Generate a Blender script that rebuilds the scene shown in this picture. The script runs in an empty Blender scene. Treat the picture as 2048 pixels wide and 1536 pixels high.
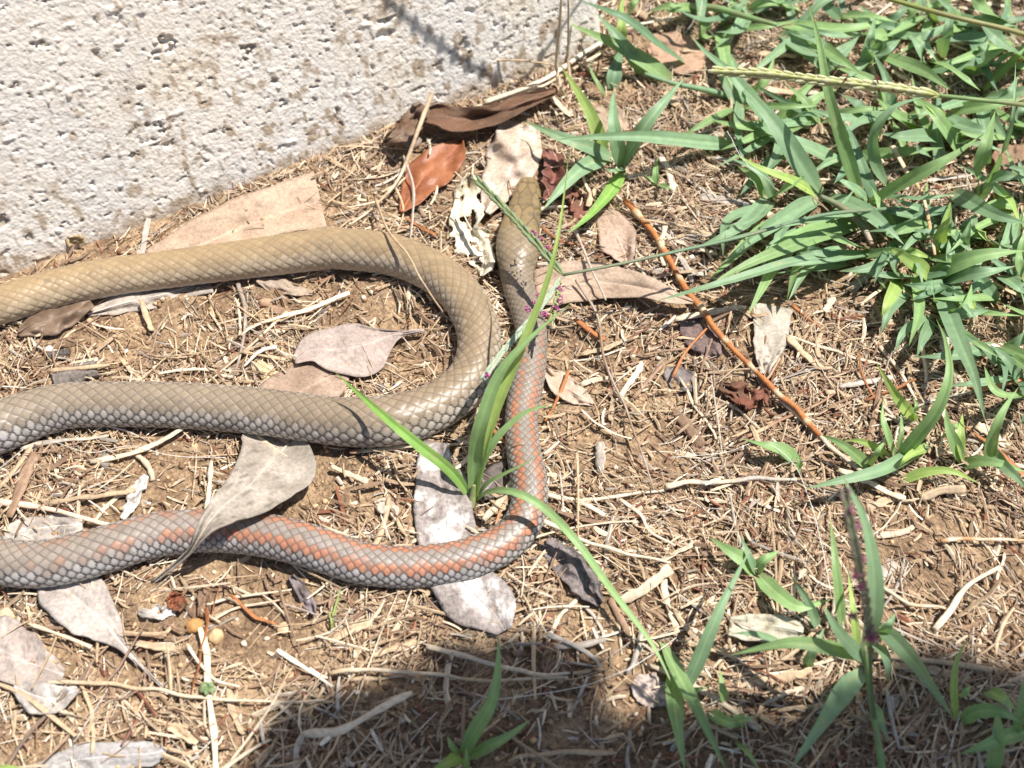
import bpy, math, random
import numpy as np
from mathutils import Vector

# ------------------------------------------------------------------ camera, sky, sun, exposure
scene = bpy.context.scene
W0, H0 = 2048.0, 1536.0                    # photograph size; layout below is read in these pixels
PITCH, HFOV, DIST = math.radians(55), math.radians(50), 0.384
cam_d = bpy.data.cameras.new('camera'); cam = bpy.data.objects.new('camera', cam_d)
scene.collection.objects.link(cam); scene.camera = cam
cam_d.sensor_width = 36.0; cam_d.lens = 18.0/math.tan(HFOV/2)
cam_d.clip_start = 0.01; cam_d.clip_end = 300
CAM = np.array([0.0, -DIST*math.cos(PITCH), DIST*math.sin(PITCH)])
cam.location = CAM; cam.rotation_euler = (math.pi/2-PITCH, 0, 0)
cam_d.dof.use_dof = True; cam_d.dof.focus_distance = DIST*0.985; cam_d.dof.aperture_fstop = 13

TOSUN = np.array([0.40, 0.10, 0.91]); TOSUN = TOSUN/np.linalg.norm(TOSUN)
world = bpy.data.worlds.new('World'); scene.world = world; world.use_nodes = True
wn = world.node_tree.nodes; wl = world.node_tree.links
sky = wn.new('ShaderNodeTexSky'); sky.sky_type = 'NISHITA'; sky.sun_disc = False
sky.sun_elevation = math.asin(TOSUN[2]); sky.sun_rotation = math.atan2(TOSUN[0], TOSUN[1])
wl.new(sky.outputs[0], wn['Background'].inputs[0]); wn['Background'].inputs[1].default_value = 0.065
sun_d = bpy.data.lights.new('sun', 'SUN'); sun = bpy.data.objects.new('sun', sun_d)
scene.collection.objects.link(sun); sun_d.energy = 4.6; sun_d.angle = math.radians(0.53)
sun_d.color = (1.0, 0.95, 0.90)
sun.rotation_euler = Vector(TOSUN).to_track_quat('Z', 'Y').to_euler(); sun.location = (1, 0.3, 2.5)
scene.view_settings.view_transform = 'Standard'; scene.view_settings.look = 'None'
scene.view_settings.exposure = 0.80; scene.view_settings.gamma = 1.0
scene.view_settings.use_curve_mapping = False
scene.render.engine = 'CYCLES'
scene.cycles.use_denoising = True
scene.cycles.max_bounces = 6

rng = np.random.default_rng(11); random.seed(11)

# ------------------------------------------------------------------ helpers
FPX = (W0/2)/math.tan(HFOV/2)
RIGHT = np.array([1.0, 0, 0]); FWD = np.array([0, math.cos(PITCH), -math.sin(PITCH)]); UPV = np.cross(RIGHT, FWD)
def rays(px):
    px = np.asarray(px, float)
    return FWD + ((px[..., 0:1]-W0/2)/FPX)*RIGHT + ((H0/2-px[..., 1:2])/FPX)*UPV
def P(px, z=0.0):
    """pixel(s) -> point(s) of that viewing ray at height z"""
    d = rays(px); z = np.asarray(z, float)
    t = (z-CAM[2])/d[..., 2]
    return CAM+d*t[..., None]
def mpp(p):
    """metres per photo pixel at world point(s)"""
    return ((p-CAM)@FWD)/FPX

def _hash(ix, iy, iz, seed):
    h = (ix.astype(np.uint32)*np.uint32(374761393) + iy.astype(np.uint32)*np.uint32(668265263)
         + iz.astype(np.uint32)*np.uint32(2147483647) + np.uint32((seed*974711+12345) % 4294967296))
    h = (h ^ (h >> np.uint32(13)))*np.uint32(1274126177)
    h = (h ^ (h >> np.uint32(16)))*np.uint32(2246822519)
    return ((h ^ (h >> np.uint32(15))) & np.uint32(0xffffff)).astype(float)/16777215.0
def vn(p, f, seed=0):
    """value noise 0..1 of (N,2|3) points at frequency f"""
    p = np.asarray(p, float)*f
    if p.shape[-1] == 2: p = np.concatenate([p, np.zeros(p.shape[:-1]+(1,))], -1)
    i = np.floor(p).astype(np.int64); w = p-i; w = w*w*(3-2*w); i = i+100000
    r = 0
    for dx in (0, 1):
        for dy in (0, 1):
            for dz in (0, 1):
                k = ((w[..., 0] if dx else 1-w[..., 0])*(w[..., 1] if dy else 1-w[..., 1])*(w[..., 2] if dz else 1-w[..., 2]))
                r = r+k*_hash(i[..., 0]+dx, i[..., 1]+dy, i[..., 2]+dz, seed)
    return r
def fbm(p, f, seed=0, n=3):
    r = 0; a = 0.5; s = 0
    for k in range(n):
        r = r+a*vn(p, f*2.03**k, seed+k*7); s += a; a *= 0.5
    return r/s
def sst(a, b, x):
    t = np.clip((x-a)/(b-a), 0, 1); return t*t*(3-2*t)
def lerp(a, b, t):
    t = np.asarray(t)[..., None]; return np.asarray(a)*(1-t)+np.asarray(b)*t
def spline(pts, n, dense=24):
    """Catmull-Rom through the rows of pts, n rows evenly spread by length of the first two or three columns"""
    p = np.asarray(pts, float)
    if len(p) == 2: p = np.array([p[0], (p[0]+p[1])/2, p[1]])
    q = np.vstack([2*p[0]-p[1], p, 2*p[-1]-p[-2]])
    t = np.linspace(0, 1, dense, endpoint=False)[:, None]; out = []
    for k in range(len(p)-1):
        a, b, c, d = q[k], q[k+1], q[k+2], q[k+3]
        out.append(0.5*((2*b)+(c-a)*t+(2*a-5*b+4*c-d)*t**2+(3*b-a-3*c+d)*t**3))
    out = np.vstack(out+[p[-1:]])
    m = min(3, p.shape[1]) if p.shape[1] == 3 else 2
    L = np.concatenate([[0], np.cumsum(np.linalg.norm(np.diff(out[:, :m], axis=0), axis=1))])
    s = np.linspace(0, L[-1], n)
    return np.stack([np.interp(s, L, out[:, k]) for k in range(out.shape[1])], 1)

def ground_s(xy):          # broad shape of the soil
    xy = np.asarray(xy, float)
    return 0.0035*(fbm(xy, 22, 3, 2)-0.5)*2
def ground_h(xy):          # with lumps and crumbs
    xy = np.asarray(xy, float)
    r = 1-np.abs(2*vn(xy, 150, 9)-1)
    return ground_s(xy)+0.0016*(fbm(xy, 110, 5, 3)-0.5)*2+0.0007*(r-0.5)+0.0005*(vn(xy, 700, 6)-0.5)*2

COL = scene.collection
def mesh(name, verts, faces, cols=None, smooth=True, mat=None, uv=None):
    """verts (N,3); faces = list of (M,k) int arrays; cols (N,3) linear albedo"""
    verts = np.ascontiguousarray(verts, dtype=np.float32)
    if not isinstance(faces, (list, tuple)): faces = [faces]
    me = bpy.data.meshes.new(name)
    loops = np.concatenate([np.asarray(f, np.int32).ravel() for f in faces])
    tot = np.concatenate([np.full(len(f), np.asarray(f).shape[1], np.int32) for f in faces])
    me.vertices.add(len(verts)); me.vertices.foreach_set('co', verts.ravel())
    me.loops.add(len(loops)); me.loops.foreach_set('vertex_index', loops)
    me.polygons.add(len(tot))
    me.polygons.foreach_set('loop_start', np.concatenate([[0], np.cumsum(tot)[:-1]]).astype(np.int32))
    me.polygons.foreach_set('loop_total', tot)
    me.polygons.foreach_set('use_smooth', np.full(len(tot), smooth, dtype=bool))
    if cols is not None:
        a = me.color_attributes.new('Col', 'FLOAT_COLOR', 'POINT')
        c = np.ones((len(verts), 4), np.float32); c[:, :3] = np.clip(cols, 0, 1); a.data.foreach_set('color', c.ravel())
    if uv is not None:
        a = me.attributes.new('UVp', 'FLOAT2', 'POINT'); a.data.foreach_set('vector', np.ascontiguousarray(uv, np.float32).ravel())
    me.update(calc_edges=True); me.validate()
    if mat is not None: me.materials.append(mat)
    return me
def link(name, me, parent=None):
    o = bpy.data.objects.new(name, me); COL.objects.link(o)
    if parent is not None:
        o.parent = parent; o.location = -world_loc(parent)
    return o
def world_loc(o):
    v = Vector(o.location)
    while o.parent is not None: o = o.parent; v = v+Vector(o.location)
    return v
def empty(name, loc):
    o = bpy.data.objects.new(name, None); COL.objects.link(o); o.location = [float(c) for c in loc]; o.empty_display_size = 0.01
    return o
def tag(o, label=None, cat=None, group=None, kind=None):
    for k, v in (('label', label), ('category', cat), ('group', group), ('kind', kind)):
        if v: o[k] = v
    return o
def thing(name, me, label, cat, group=None):
    """a one-mesh thing, its origin moved to its base"""
    co = np.empty(len(me.vertices)*3, np.float32); me.vertices.foreach_get('co', co); co = co.reshape(-1, 3)
    b = np.array([co[:, 0].mean(), co[:, 1].mean(), co[:, 2].min()], np.float32)
    me.vertices.foreach_set('co', (co-b).ravel()); me.update()
    o = link(name, me); o.location = [float(c) for c in b]
    return tag(o, label, cat, group)

def grid_faces(n, m, wrap=False):
    i = np.arange(n-1)[:, None]; j = np.arange(m if wrap else m-1)[None, :]
    a = i*m+j; b = i*m+(j+1) % m
    return np.stack([a, b, b+m, a+m], -1).reshape(-1, 4)
def tube(path, rad, sides=7, flat=1.0, roll=0.0, jitter=0.0):
    """closed tube round a 3-D path: verts, faces; flat<1 squashes it towards the ground"""
    p = np.asarray(path, float); n = len(p); rad = np.broadcast_to(np.asarray(rad, float), (n,))
    t = np.gradient(p, axis=0); t /= np.linalg.norm(t, axis=1)[:, None]+1e-12
    up = np.where(np.abs(t[:, 2:3]) > 0.93, np.array([[0, 1.0, 0.1]]), np.array([[0, 0, 1.0]]))
    s = np.cross(t, up); s /= np.linalg.norm(s, axis=1)[:, None]; u = np.cross(s, t)
    a = np.linspace(0, 2*math.pi, sides, endpoint=False)+roll
    rr = rad[:, None]*(1+jitter*(rng.random((n, sides))-0.5)*2)
    v = p[:, None, :]+rr[..., None]*(np.cos(a)[None, :, None]*s[:, None, :]+flat*np.sin(a)[None, :, None]*u[:, None, :])
    f = grid_faces(n, sides, True)[:, ::-1]
    return v.reshape(-1, 3), [f, np.arange(sides)[None, ::-1][:, ::-1], (np.arange(sides)+(n-1)*sides)[None, ::-1]]

# ------------------------------------------------------------------ materials
def new_mat(name):
    m = bpy.data.materials.new(name); m.use_nodes = True; nt = m.node_tree
    return m, nt, nt.nodes['Principled BSDF']
def node(nt, kind, **kw):
    n = nt.nodes.new(kind)
    for k, v in kw.items():
        if hasattr(n, k) and k not in n.inputs: setattr(n, k, v)
        else: n.inputs[k].default_value = v
    return n
def vc_mat(name, rough=0.7, spec=0.3, bump=0.0, bscale=900, var=0.25, vscale=400, trans=0.0, tint=(1, 1, 1), bdist=0.0004, stretch=None):
    """colour from the mesh's own paint ('Col'), broken up by fine procedural noise, with fine relief"""
    m, nt, b = new_mat(name); L = nt.links
    at = node(nt, 'ShaderNodeAttribute', attribute_name='Col')
    tc = node(nt, 'ShaderNodeTexCoord')
    no = node(nt, 'ShaderNodeTexNoise'); no.inputs['Scale'].default_value = vscale; no.inputs['Detail'].default_value = 4
    L.new(tc.outputs['Object'], no.inputs['Vector'])
    mr = node(nt, 'ShaderNodeMapRange'); mr.inputs[1].default_value = 0.3; mr.inputs[2].default_value = 0.7
    mr.inputs[3].default_value = 1-var; mr.inputs[4].default_value = 1+var
    L.new(no.outputs['Fac'], mr.inputs[0])
    mx = node(nt, 'ShaderNodeVectorMath', operation='SCALE'); L.new(at.outputs['Color'], mx.inputs[0]); L.new(mr.outputs[0], mx.inputs['Scale'])
    L.new(mx.outputs[0], b.inputs['Base Color'])
    b.inputs['Roughness'].default_value = rough; b.inputs['Specular IOR Level'].default_value = spec
    if bump:
        n2 = node(nt, 'ShaderNodeTexNoise'); n2.inputs['Scale'].default_value = bscale; n2.inputs['Detail'].default_value = 5
        L.new(tc.outputs['Object'], n2.inputs['Vector'])
        bp = node(nt, 'ShaderNodeBump'); bp.inputs['Strength'].default_value = bump; bp.inputs['Distance'].default_value = bdist
        L.new(n2.outputs['Fac'], bp.inputs['Height']); L.new(bp.outputs[0], b.inputs['Normal'])
    if trans:
        tr = node(nt, 'ShaderNodeBsdfTranslucent'); ms = node(nt, 'ShaderNodeMixShader'); ms.inputs[0].default_value = trans
        tm = node(nt, 'ShaderNodeVectorMath', operation='MULTIPLY'); tm.inputs[1].default_value = tint
        L.new(mx.outputs[0], tm.inputs[0]); L.new(tm.outputs[0], tr.inputs[0])
        out = nt.nodes['Material Output']; L.new(b.outputs[0], ms.inputs[1]); L.new(tr.outputs[0], ms.inputs[2]); L.new(ms.outputs[0], out.inputs[0])
    return m

M_STRAW = vc_mat('dry_straw', 0.62, 0.35, 0.35, 1500, 0.22, 700)
M_GRASS = vc_mat('grass_leaf', 0.50, 0.35, 0.15, 2500, 0.10, 300, trans=0.25, tint=(1.25, 1.3, 0.55))
M_LEAF = vc_mat('dead_leaf', 0.7, 0.25, 0.5, 1300, 0.20, 900, trans=0.10, tint=(1.1, 0.9, 0.7))
M_GLOSSLEAF = vc_mat('waxy_dead_leaf', 0.50, 0.4, 0.35, 900, 0.15, 600, trans=0.10, tint=(1.2, 0.8, 0.5))
M_BARK = vc_mat('weathered_bark', 0.85, 0.15, 0.9, 900, 0.35, 700, bdist=0.0008)
M_GRIT = vc_mat('soil_grit', 0.85, 0.2, 0.0, 900, 0.25, 1500)
M_STONE = vc_mat('pebble_stone', 0.8, 0.25, 0.5, 1200, 0.2, 900)
M_SNAKE = vc_mat('snake_skin', 0.40, 0.42, 0.12, 2600, 0.07, 1200, bdist=0.00025)
M_ANTHER = vc_mat('purple_anther', 0.6, 0.3, 0, 900, 0.2, 900)
M_SPIKE = vc_mat('green_seed_husk', 0.5, 0.35, 0.2, 2500, 0.18, 1200, trans=0.15, tint=(1.2, 1.2, 0.6))
M_THREAD = vc_mat('pale_fibre', 0.4, 0.5, 0, 900, 0.1, 500)

def soil_material():
    m, nt, b = new_mat('sandy_soil'); L = nt.links
    tc = node(nt, 'ShaderNodeTexCoord')
    def noise(scale, detail=6, rough=0.6):
        n = node(nt, 'ShaderNodeTexNoise'); n.inputs['Scale'].default_value = scale; n.inputs['Detail'].default_value = detail
        n.inputs['Roughness'].default_value = rough; L.new(tc.outputs['Object'], n.inputs['Vector']); return n
    n1 = noise(60); n2 = noise(600, 8, 0.7)
    r1 = node(nt, 'ShaderNodeValToRGB'); e = r1.color_ramp.elements
    e[0].position = 0.36; e[0].color = (0.20, 0.135, 0.085, 1); e[1].position = 0.62; e[1].color = (0.42, 0.305, 0.19, 1)
    L.new(n1.outputs['Fac'], r1.inputs[0])
    r2 = node(nt, 'ShaderNodeValToRGB'); e = r2.color_ramp.elements
    e[0].position = 0.33; e[0].color = (0.35, 0.32, 0.30, 1); e[1].position = 0.68; e[1].color = (1.35, 1.3, 1.25, 1)
    L.new(n2.outputs['Fac'], r2.inputs[0])
    mx = node(nt, 'ShaderNodeVectorMath', operation='MULTIPLY'); L.new(r1.outputs[0], mx.inputs[0]); L.new(r2.outputs[0], mx.inputs[1])
    L.new(mx.outputs[0], b.inputs['Base Color'])
    vo = node(nt, 'ShaderNodeTexVoronoi'); vo.inputs['Scale'].default_value = 950; L.new(tc.outputs['Object'], vo.inputs['Vector'])
    ad = node(nt, 'ShaderNodeMath', operation='MULTIPLY_ADD'); ad.inputs[1].default_value = -0.8; L.new(vo.outputs['Distance'], ad.inputs[0]); L.new(n2.outputs['Fac'], ad.inputs[2])
    bp = node(nt, 'ShaderNodeBump'); bp.inputs['Strength'].default_value = 0.9; bp.inputs['Distance'].default_value = 0.0009
    L.new(ad.outputs[0], bp.inputs['Height']); L.new(bp.outputs[0], b.inputs['Normal'])
    b.inputs['Roughness'].default_value = 0.95; b.inputs['Specular IOR Level'].default_value = 0.15
    return m
def concrete_material():
    m, nt, b = new_mat('rough_concrete'); L = nt.links
    at = node(nt, 'ShaderNodeAttribute', attribute_name='Col'); tc = node(nt, 'ShaderNodeTexCoord')
    n2 = node(nt, 'ShaderNodeTexNoise'); n2.inputs['Scale'].default_value = 520; n2.inputs['Detail'].default_value = 9; n2.inputs['Roughness'].default_value = 0.78
    L.new(tc.outputs['Object'], n2.inputs['Vector'])
    mr = node(nt, 'ShaderNodeMapRange'); mr.inputs[1].default_value = 0.3; mr.inputs[2].default_value = 0.7; mr.inputs[3].default_value = 0.80; mr.inputs[4].default_value = 1.12
    L.new(n2.outputs['Fac'], mr.inputs[0])
    mx = node(nt, 'ShaderNodeVectorMath', operation='SCALE'); L.new(at.outputs['Color'], mx.inputs[0]); L.new(mr.outputs[0], mx.inputs['Scale'])
    L.new(mx.outputs[0], b.inputs['Base Color'])
    vo = node(nt, 'ShaderNodeTexVoronoi'); vo.inputs['Scale'].default_value = 800; L.new(tc.outputs['Object'], vo.inputs['Vector'])
    ad = node(nt, 'ShaderNodeMath', operation='MULTIPLY_ADD'); ad.inputs[1].default_value = -0.7; L.new(vo.outputs['Distance'], ad.inputs[0]); L.new(n2.outputs['Fac'], ad.inputs[2])
    bp = node(nt, 'ShaderNodeBump'); bp.inputs['Strength'].default_value = 0.55; bp.inputs['Distance'].default_value = 0.0005
    L.new(ad.outputs[0], bp.inputs['Height']); L.new(bp.outputs[0], b.inputs['Normal'])
    b.inputs['Roughness'].default_value = 0.92; b.inputs['Specular IOR Level'].default_value = 0.2
    return m
# ------------------------------------------------------------------ ground
def axis(lo, hi, step, far):
    c = np.arange(lo, hi, step); out = []; s = step; x = c[-1]
    while x < far: s *= 1.5; x += s; out.append(x)
    lo_ = []; s = step; x = c[0]
    while x > -far: s *= 1.5; x -= s; lo_.append(x)
    return np.concatenate([lo_[::-1], c, out])
gx = axis(-0.26, 0.26, 0.0019, 60); gy = axis(-0.20, 0.34, 0.0019, 60)
GX, GY = np.meshgrid(gx, gy); gxy = np.stack([GX.ravel(), GY.ravel()], 1)
fade = 1-sst(0.4, 2.0, np.hypot(gxy[:, 0], gxy[:, 1]))
gz = np.zeros(len(gxy)); near = fade > 0; gz[near] = ground_h(gxy[near])*fade[near]
ground = link('ground', mesh('ground', np.column_stack([gxy, gz]), grid_faces(len(gy), len(gx)), mat=soil_material()))
tag(ground, kind='structure')

# ------------------------------------------------------------------ concrete block wall (battered face, one visible corner)
WA = P((1209, 96))[:2]; WB = P((0, 566))[:2]
WD = (WB-WA)/np.linalg.norm(WB-WA)                    # along the base, away from the visible corner
WN = np.array([-WD[1], WD[0]]); WN = WN if WN[1] < 0 else -WN    # outward, towards the snake
BATTER = math.radians(17)
def wall_dist(xy): return (np.asarray(xy)[..., :2]-WA)@WN
def wall_along(xy): return (np.asarray(xy)[..., :2]-WA)@WD
def in_wall(xy, m=0.0): return (wall_dist(xy) < m) & (wall_along(xy) > -0.001-m)
def wall_pt(a, h, out=0.0):
    """point on the face: a metres along from the corner, h up the slope, out metres proud"""
    a = np.asarray(a, float); h = np.asarray(h, float); out = np.asarray(out, float)
    xy = WA+a[..., None]*WD+((out*math.cos(BATTER))-h*math.sin(BATTER))[..., None]*WN
    return np.concatenate([xy, (h*math.cos(BATTER)+out*math.sin(BATTER))[..., None]], -1)
def wall_px(px, out=0.0):
    """pixel -> point of the wall face"""
    d = rays(px); n3 = np.array([WN[0]*math.cos(BATTER), WN[1]*math.cos(BATTER), math.sin(BATTER)])
    p0 = np.array([WA[0], WA[1], 0.0])
    t = ((p0-CAM)@n3+out)/(d@n3); return CAM+d*t[..., None]
def build_wall():
    L_, H_, T_ = 0.46, 0.36, 0.19
    a = np.concatenate([np.arange(0, 0.30, 0.00056), np.arange(0.30, L_, 0.0016), [L_]]); h = np.concatenate([np.arange(-0.03, -0.004, 0.003), np.arange(-0.004, 0.215, 0.00056), np.arange(0.215, H_, 0.004), [H_]])
    na, nh = len(a), len(h)
    A, Hh = np.meshgrid(a, h, indexing='ij'); q = np.stack([A.ravel(), Hh.ravel()], 1)
    wq = q+0.0022*np.stack([fbm(q, 300, 61, 2), fbm(q, 300, 62, 2)], 1)
    qs = wq*np.array([0.6, 1.0])                       # pores drawn out along the courses
    d = 0.0004*(fbm(q, 30, 21, 2)-0.5)*2+0.00013*(fbm(qs, 420, 23, 3)-0.5)*2+0.00014*(vn(q, 1200, 24)-0.5)*2
    def pits(f, lim, depth, sd, soft=0.06):
        n = vn(wq*np.array([0.62, 1.0]), f, sd)+0.22*(vn(q, f*3.3, sd+3)-0.5); return -depth*sst(lim, lim-soft, n)
    few = 0.35+0.65*sst(0.40, 0.60, fbm(q, 30, 65, 2))
    pit = pits(760, 0.10, 0.0006, 28, .05)+pits(240, 0.10, 0.0014, 25, .04)*few+pits(430, 0.085, 0.0010, 26, .04)+pits(130, 0.05, 0.0018, 27, .04)*few
    crumbs = 0.0004*sst(0.80, 0.90, vn(q, 560, 31))*sst(.4, .6, vn(q, 60, 34))+0.0006*sst(0.90, 0.95, vn(q, 260, 32))
    d = d+pit+crumbs
    d = np.where(q[:, 0] < 0.004, d-0.0022*(1-q[:, 0]/0.004)**2*(0.5+vn(q, 160, 33)), d)   # worn arris
    front = wall_pt(q[:, 0], q[:, 1], d)
    base = lerp([0.69, 0.64, 0.565], [0.66, 0.585, 0.475], sst(0.48, 0.75, fbm(q, 28, 41, 3)))
    base = lerp(base, [0.65, 0.62, 0.575], sst(0.5, 0.75, fbm(q, 40, 47, 2))*0.6)
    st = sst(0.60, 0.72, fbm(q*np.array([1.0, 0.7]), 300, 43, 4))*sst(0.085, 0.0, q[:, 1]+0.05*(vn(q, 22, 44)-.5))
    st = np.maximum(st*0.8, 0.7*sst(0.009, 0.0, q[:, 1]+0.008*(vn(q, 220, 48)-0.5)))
    st = np.maximum(st, 0.6*sst(-0.0004, -0.0011, pit)*sst(0.35, 0.7, vn(q, 50, 45)))
    st = np.maximum(st, 0.6*sst(0.80, 0.87, vn(q, 520, 46))*sst(0.35, 0.6, vn(q, 30, 49)))
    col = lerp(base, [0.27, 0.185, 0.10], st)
    # the other sides of the block: visible end at the corner, back, top
    def back(p): return p+np.append(-WN*T_, 0)
    e0 = front.reshape(na, nh, 3)[0]; e1 = front.reshape(na, nh, 3)[-1]; et = front.reshape(na, nh, 3)[:, -1]
    v = [front]; f = [grid_faces(na, nh)]; c = [col]; n = len(front)
    def strip(edge, flip):
        nonlocal n
        k = 24; tt = np.linspace(0, 1, k)
        g = edge[:, None, :]+(back(edge)-edge)[:, None, :]*tt[None, :, None]
        jit = 0.0012*(fbm(g.reshape(-1, 3), 90, 51, 2)-0.5); g = g.reshape(-1, 3)
        inner = np.tile((tt > 0) & (tt < 1), len(edge))
        g[inner] += jit[inner, None]*np.array([-WD[0], -WD[1], 0.5])
        ff = grid_faces(len(edge), k); ff = ff[:, ::-1] if flip else ff
        v.append(g); f.append(ff+n); c.append(np.tile([0.60, 0.58, 0.53], (len(g), 1))); n += len(g)
    strip(e0, True); strip(e1, False); strip(et, False)
    bq = back(np.array([e0[0], e1[0], e1[-1], e0[-1]])); v.append(bq); f.append(np.array([[0, 1, 2, 3]])+n); c.append(np.tile([0.6, 0.58, 0.53], (4, 1)))
    o = thing('concrete_wall', mesh('concrete_wall', np.vstack(v), f, np.vstack(c), True, concrete_material()),
              'rough pale grey concrete wall with pitted face and stained foot, behind the snake', 'wall')
build_wall()

# ------------------------------------------------------------------ snake
# (photo x, y of the middle of the body, its width in photo pixels), head to tail; beyond x<0 it loops outside the frame
SN = [(1058,362,14),(1057,366,34),(1056,372,42),(1054,388,54),(1051,408,62),(1048,428,66),(1043,447,74),(1038,467,80),(1035.5,486,83),(1034.5,505,83),
 (1034,522,79),(1033,537,71),(1034,556,64),(1040,585,62),(1052,621,61),(1061,655,62),(1063,692,63),(1056,757,66),(1043,826,64),(1046,894,68),
 (1057,955,72),(1059,1000,73),(1050,1037,75),(1027,1070,77),(992,1096,80),(955,1110,82),(917,1122,83),(841,1133,84),(803,1134,83),(726,1127,84),
 (650,1103,86),(610,1089,87),(534,1071,88),(458,1062,87),(382,1062,88),(305,1071,91),(229,1093,95),(153,1115,96),(76,1129,94),(0,1121,93),
 (-75,1090,95),(-135,1035,98),(-150,970,101),(-105,908,104),(-50,874,106),(0,853,107),(34,840,103),(102,818,96),(171,809,92),(342,810,93),(513,822,95),
 (650,840,97),(718,844,102),(787,840,104),(845,824,101),(889,802,97),(925,774,92),(949,740,90),(959,696,87),(955,655,86),(937,612,86),
 (905,572,85),(862,541,84),(805,516,85),(752,504,86),(683,498,85),(650,498,85),(513,516,81),(342,538,77),(171,563,79),(0,610,80),
 (-110,652,74),(-240,690,62),(-400,700,44),(-560,660,26),(-700,640,8)]
def build_snake():
    sn = np.array(SN, float); n0 = len(sn)
    g = P(sn[:, :2], 0.0); r0 = 0.5*sn[:, 2]*mpp(g)
    for _ in range(4):
        hr = r0*0.93
        z = ground_s(g[:, :2])+hr-0.0007
        g = P(sn[:, :2], z); r0 = 0.5*sn[:, 2]*mpp(g)
    head_f = sst(545, 470, sn[:, 1])*(np.arange(n0) < 14)      # 1 on the head, 0 on the body
    ctrl = np.column_stack([g, r0, head_f, np.arange(n0)])
    q = np.vstack([2*ctrl[0]-ctrl[1], ctrl, 2*ctrl[-1]-ctrl[-2]]); t = np.linspace(0, 1, 60, endpoint=False)[:, None]; out = []
    for k in range(n0-1):
        a, b, c, d = q[k:k+4]; out.append(0.5*((2*b)+(c-a)*t+(2*a-5*b+4*c-d)*t**2+(3*b-a-3*c+d)*t**3))
    D = np.vstack(out)
    ker = np.ones(31)/31
    def smooth(x): return np.convolve(np.pad(x, 15, mode='edge'), ker, 'valid')
    for k in range(3): D[400:, k] = smooth(D[:, k])[400:]
    D[400:, 3] = smooth(smooth(D[:, 3]))[400:]
    s = np.concatenate([[0], np.cumsum(np.linalg.norm(np.diff(D[:, :3], axis=0), axis=1))])
    kp = np.interp(D[:, 5], [0, 9, 14, 20, 40], [0.34, 0.36, 0.46, 0.51, 0.56])      # scale pitch / radius
    u = np.concatenate([[0], np.cumsum(np.diff(s)/np.maximum((kp*D[:, 3])[1:], 4e-4))])
    PER = 9
    nu = int(u[-1]*PER)
    uu = np.linspace(0, u[-1], nu); S = np.interp(uu, u, s)
    C = np.stack([np.interp(S, s, D[:, k]) for k in range(3)], 1); R = np.interp(S, s, D[:, 3]); HF = np.interp(S, s, D[:, 4]); K = np.interp(S, s, D[:, 5])
    T = np.gradient(C, axis=0); T /= np.linalg.norm(T, axis=1)[:, None]
    side = np.cross(T, [0, 0, 1.0]); side /= np.linalg.norm(side, axis=1)[:, None]; up = np.cross(side, T)
    roll = np.radians(np.interp(K, [0, 13, 16, 20, 23, 30, 36, 46, 56, 62, 70], [0, 0, -10, -8, -4, 5, 0, 4, 0, 5, 3]))
    NR, PV = 26, 5; nv = NR*PV
    th = (np.arange(nv)/PV)*(2*math.pi/NR); th = np.where(th > math.pi, th-2*math.pi, th)
    U, TH = np.meshgrid(uu, th, indexing='ij'); V = TH/(2*math.pi/NR)
    hf = HF[:, None]
    # staggered lattice of scales: find the scale this point belongs to
    best = None
    for dj in (-1, 0, 1):
        j = np.round(V)+dj; i = np.round(U-0.5*np.mod(j, 2)); cu = i+0.5*np.mod(j, 2)
        du = U-cu; dv = V-j; m = np.abs(du)/0.5+np.abs(dv)
        if best is None: best = [m, du, dv, i, j]
        else:
            w = m < best[0]
            for k, x in enumerate((m, du, dv, i, j)): best[k] = np.where(w, x, best[k])
    m, du, dv, si, sj = best
    sjw = np.mod(sj, NR); hsh = _hash(si.astype(np.int64)+50, sjw.astype(np.int64), np.zeros_like(si).astype(np.int64), 5)
    hs2 = _hash(si.astype(np.int64)+50, sjw.astype(np.int64), np.ones_like(si).astype(np.int64), 6)
    # head shields: nearest of a symmetric set of plates
    Lh = float(np.interp(6.8, D[:, 5], s)); fa = (S/Lh)[:, None]+0*TH; fb = np.sin(TH)*1.0+0.35*np.sign(TH)*np.maximum(np.abs(TH)-math.pi/2, 0)
    seeds = [(0.02,0)]+[(a_, sg*b_) for sg in (1, -1) for a_, b_ in ((0.13,.30),(0.15,.85),(0.30,.33),(0.33,.9),(0.56,.66),(0.55,1.05),(0.86,.34),(0.80,.84),(0.80,1.12),(1.05,.72),(1.02,1.1))]+[(0.55,0.0)]
    d1 = np.full(U.shape, 9.0); d2 = d1.copy(); idx = np.zeros(U.shape)
    for k, (a_, b_) in enumerate(seeds):
        wgt = 0.08 if k == len(seeds)-1 else 0.0
        dd = np.hypot((fa-a_)*1.05, (fb-b_)*0.62)-wgt
        n_ = dd < d1; d2 = np.where(n_, d1, np.minimum(d2, dd)); idx = np.where(n_, k, idx); d1 = np.where(n_, dd, d1)
    is_head = fa < 1.10
    seam = sst(0.05, 0.012, d2-d1)
    # relief
    edge = sst(0.72, 1.0, m)
    rel = np.where(is_head, -0.00016*seam, (0.022*(0.5+du)*np.clip((1-m)*5, 0, 1)+0.011*(1-m**2)-0.010*edge)*np.interp(K, [0, 12, 20], [0.6, 0.7, 1])[:, None]*R[:, None])
    rel = rel*np.where(np.abs(TH) > 2.3, 0.3, 1)
    # cross-section: round body, flattened wide head
    Wd = R[:, None]; ht = R[:, None]*(0.93-0.17*hf)
    cx = np.sin(TH); cz = np.cos(TH)
    sup = 1+hf*0.10*(np.abs(np.sin(2*TH)))
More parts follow.
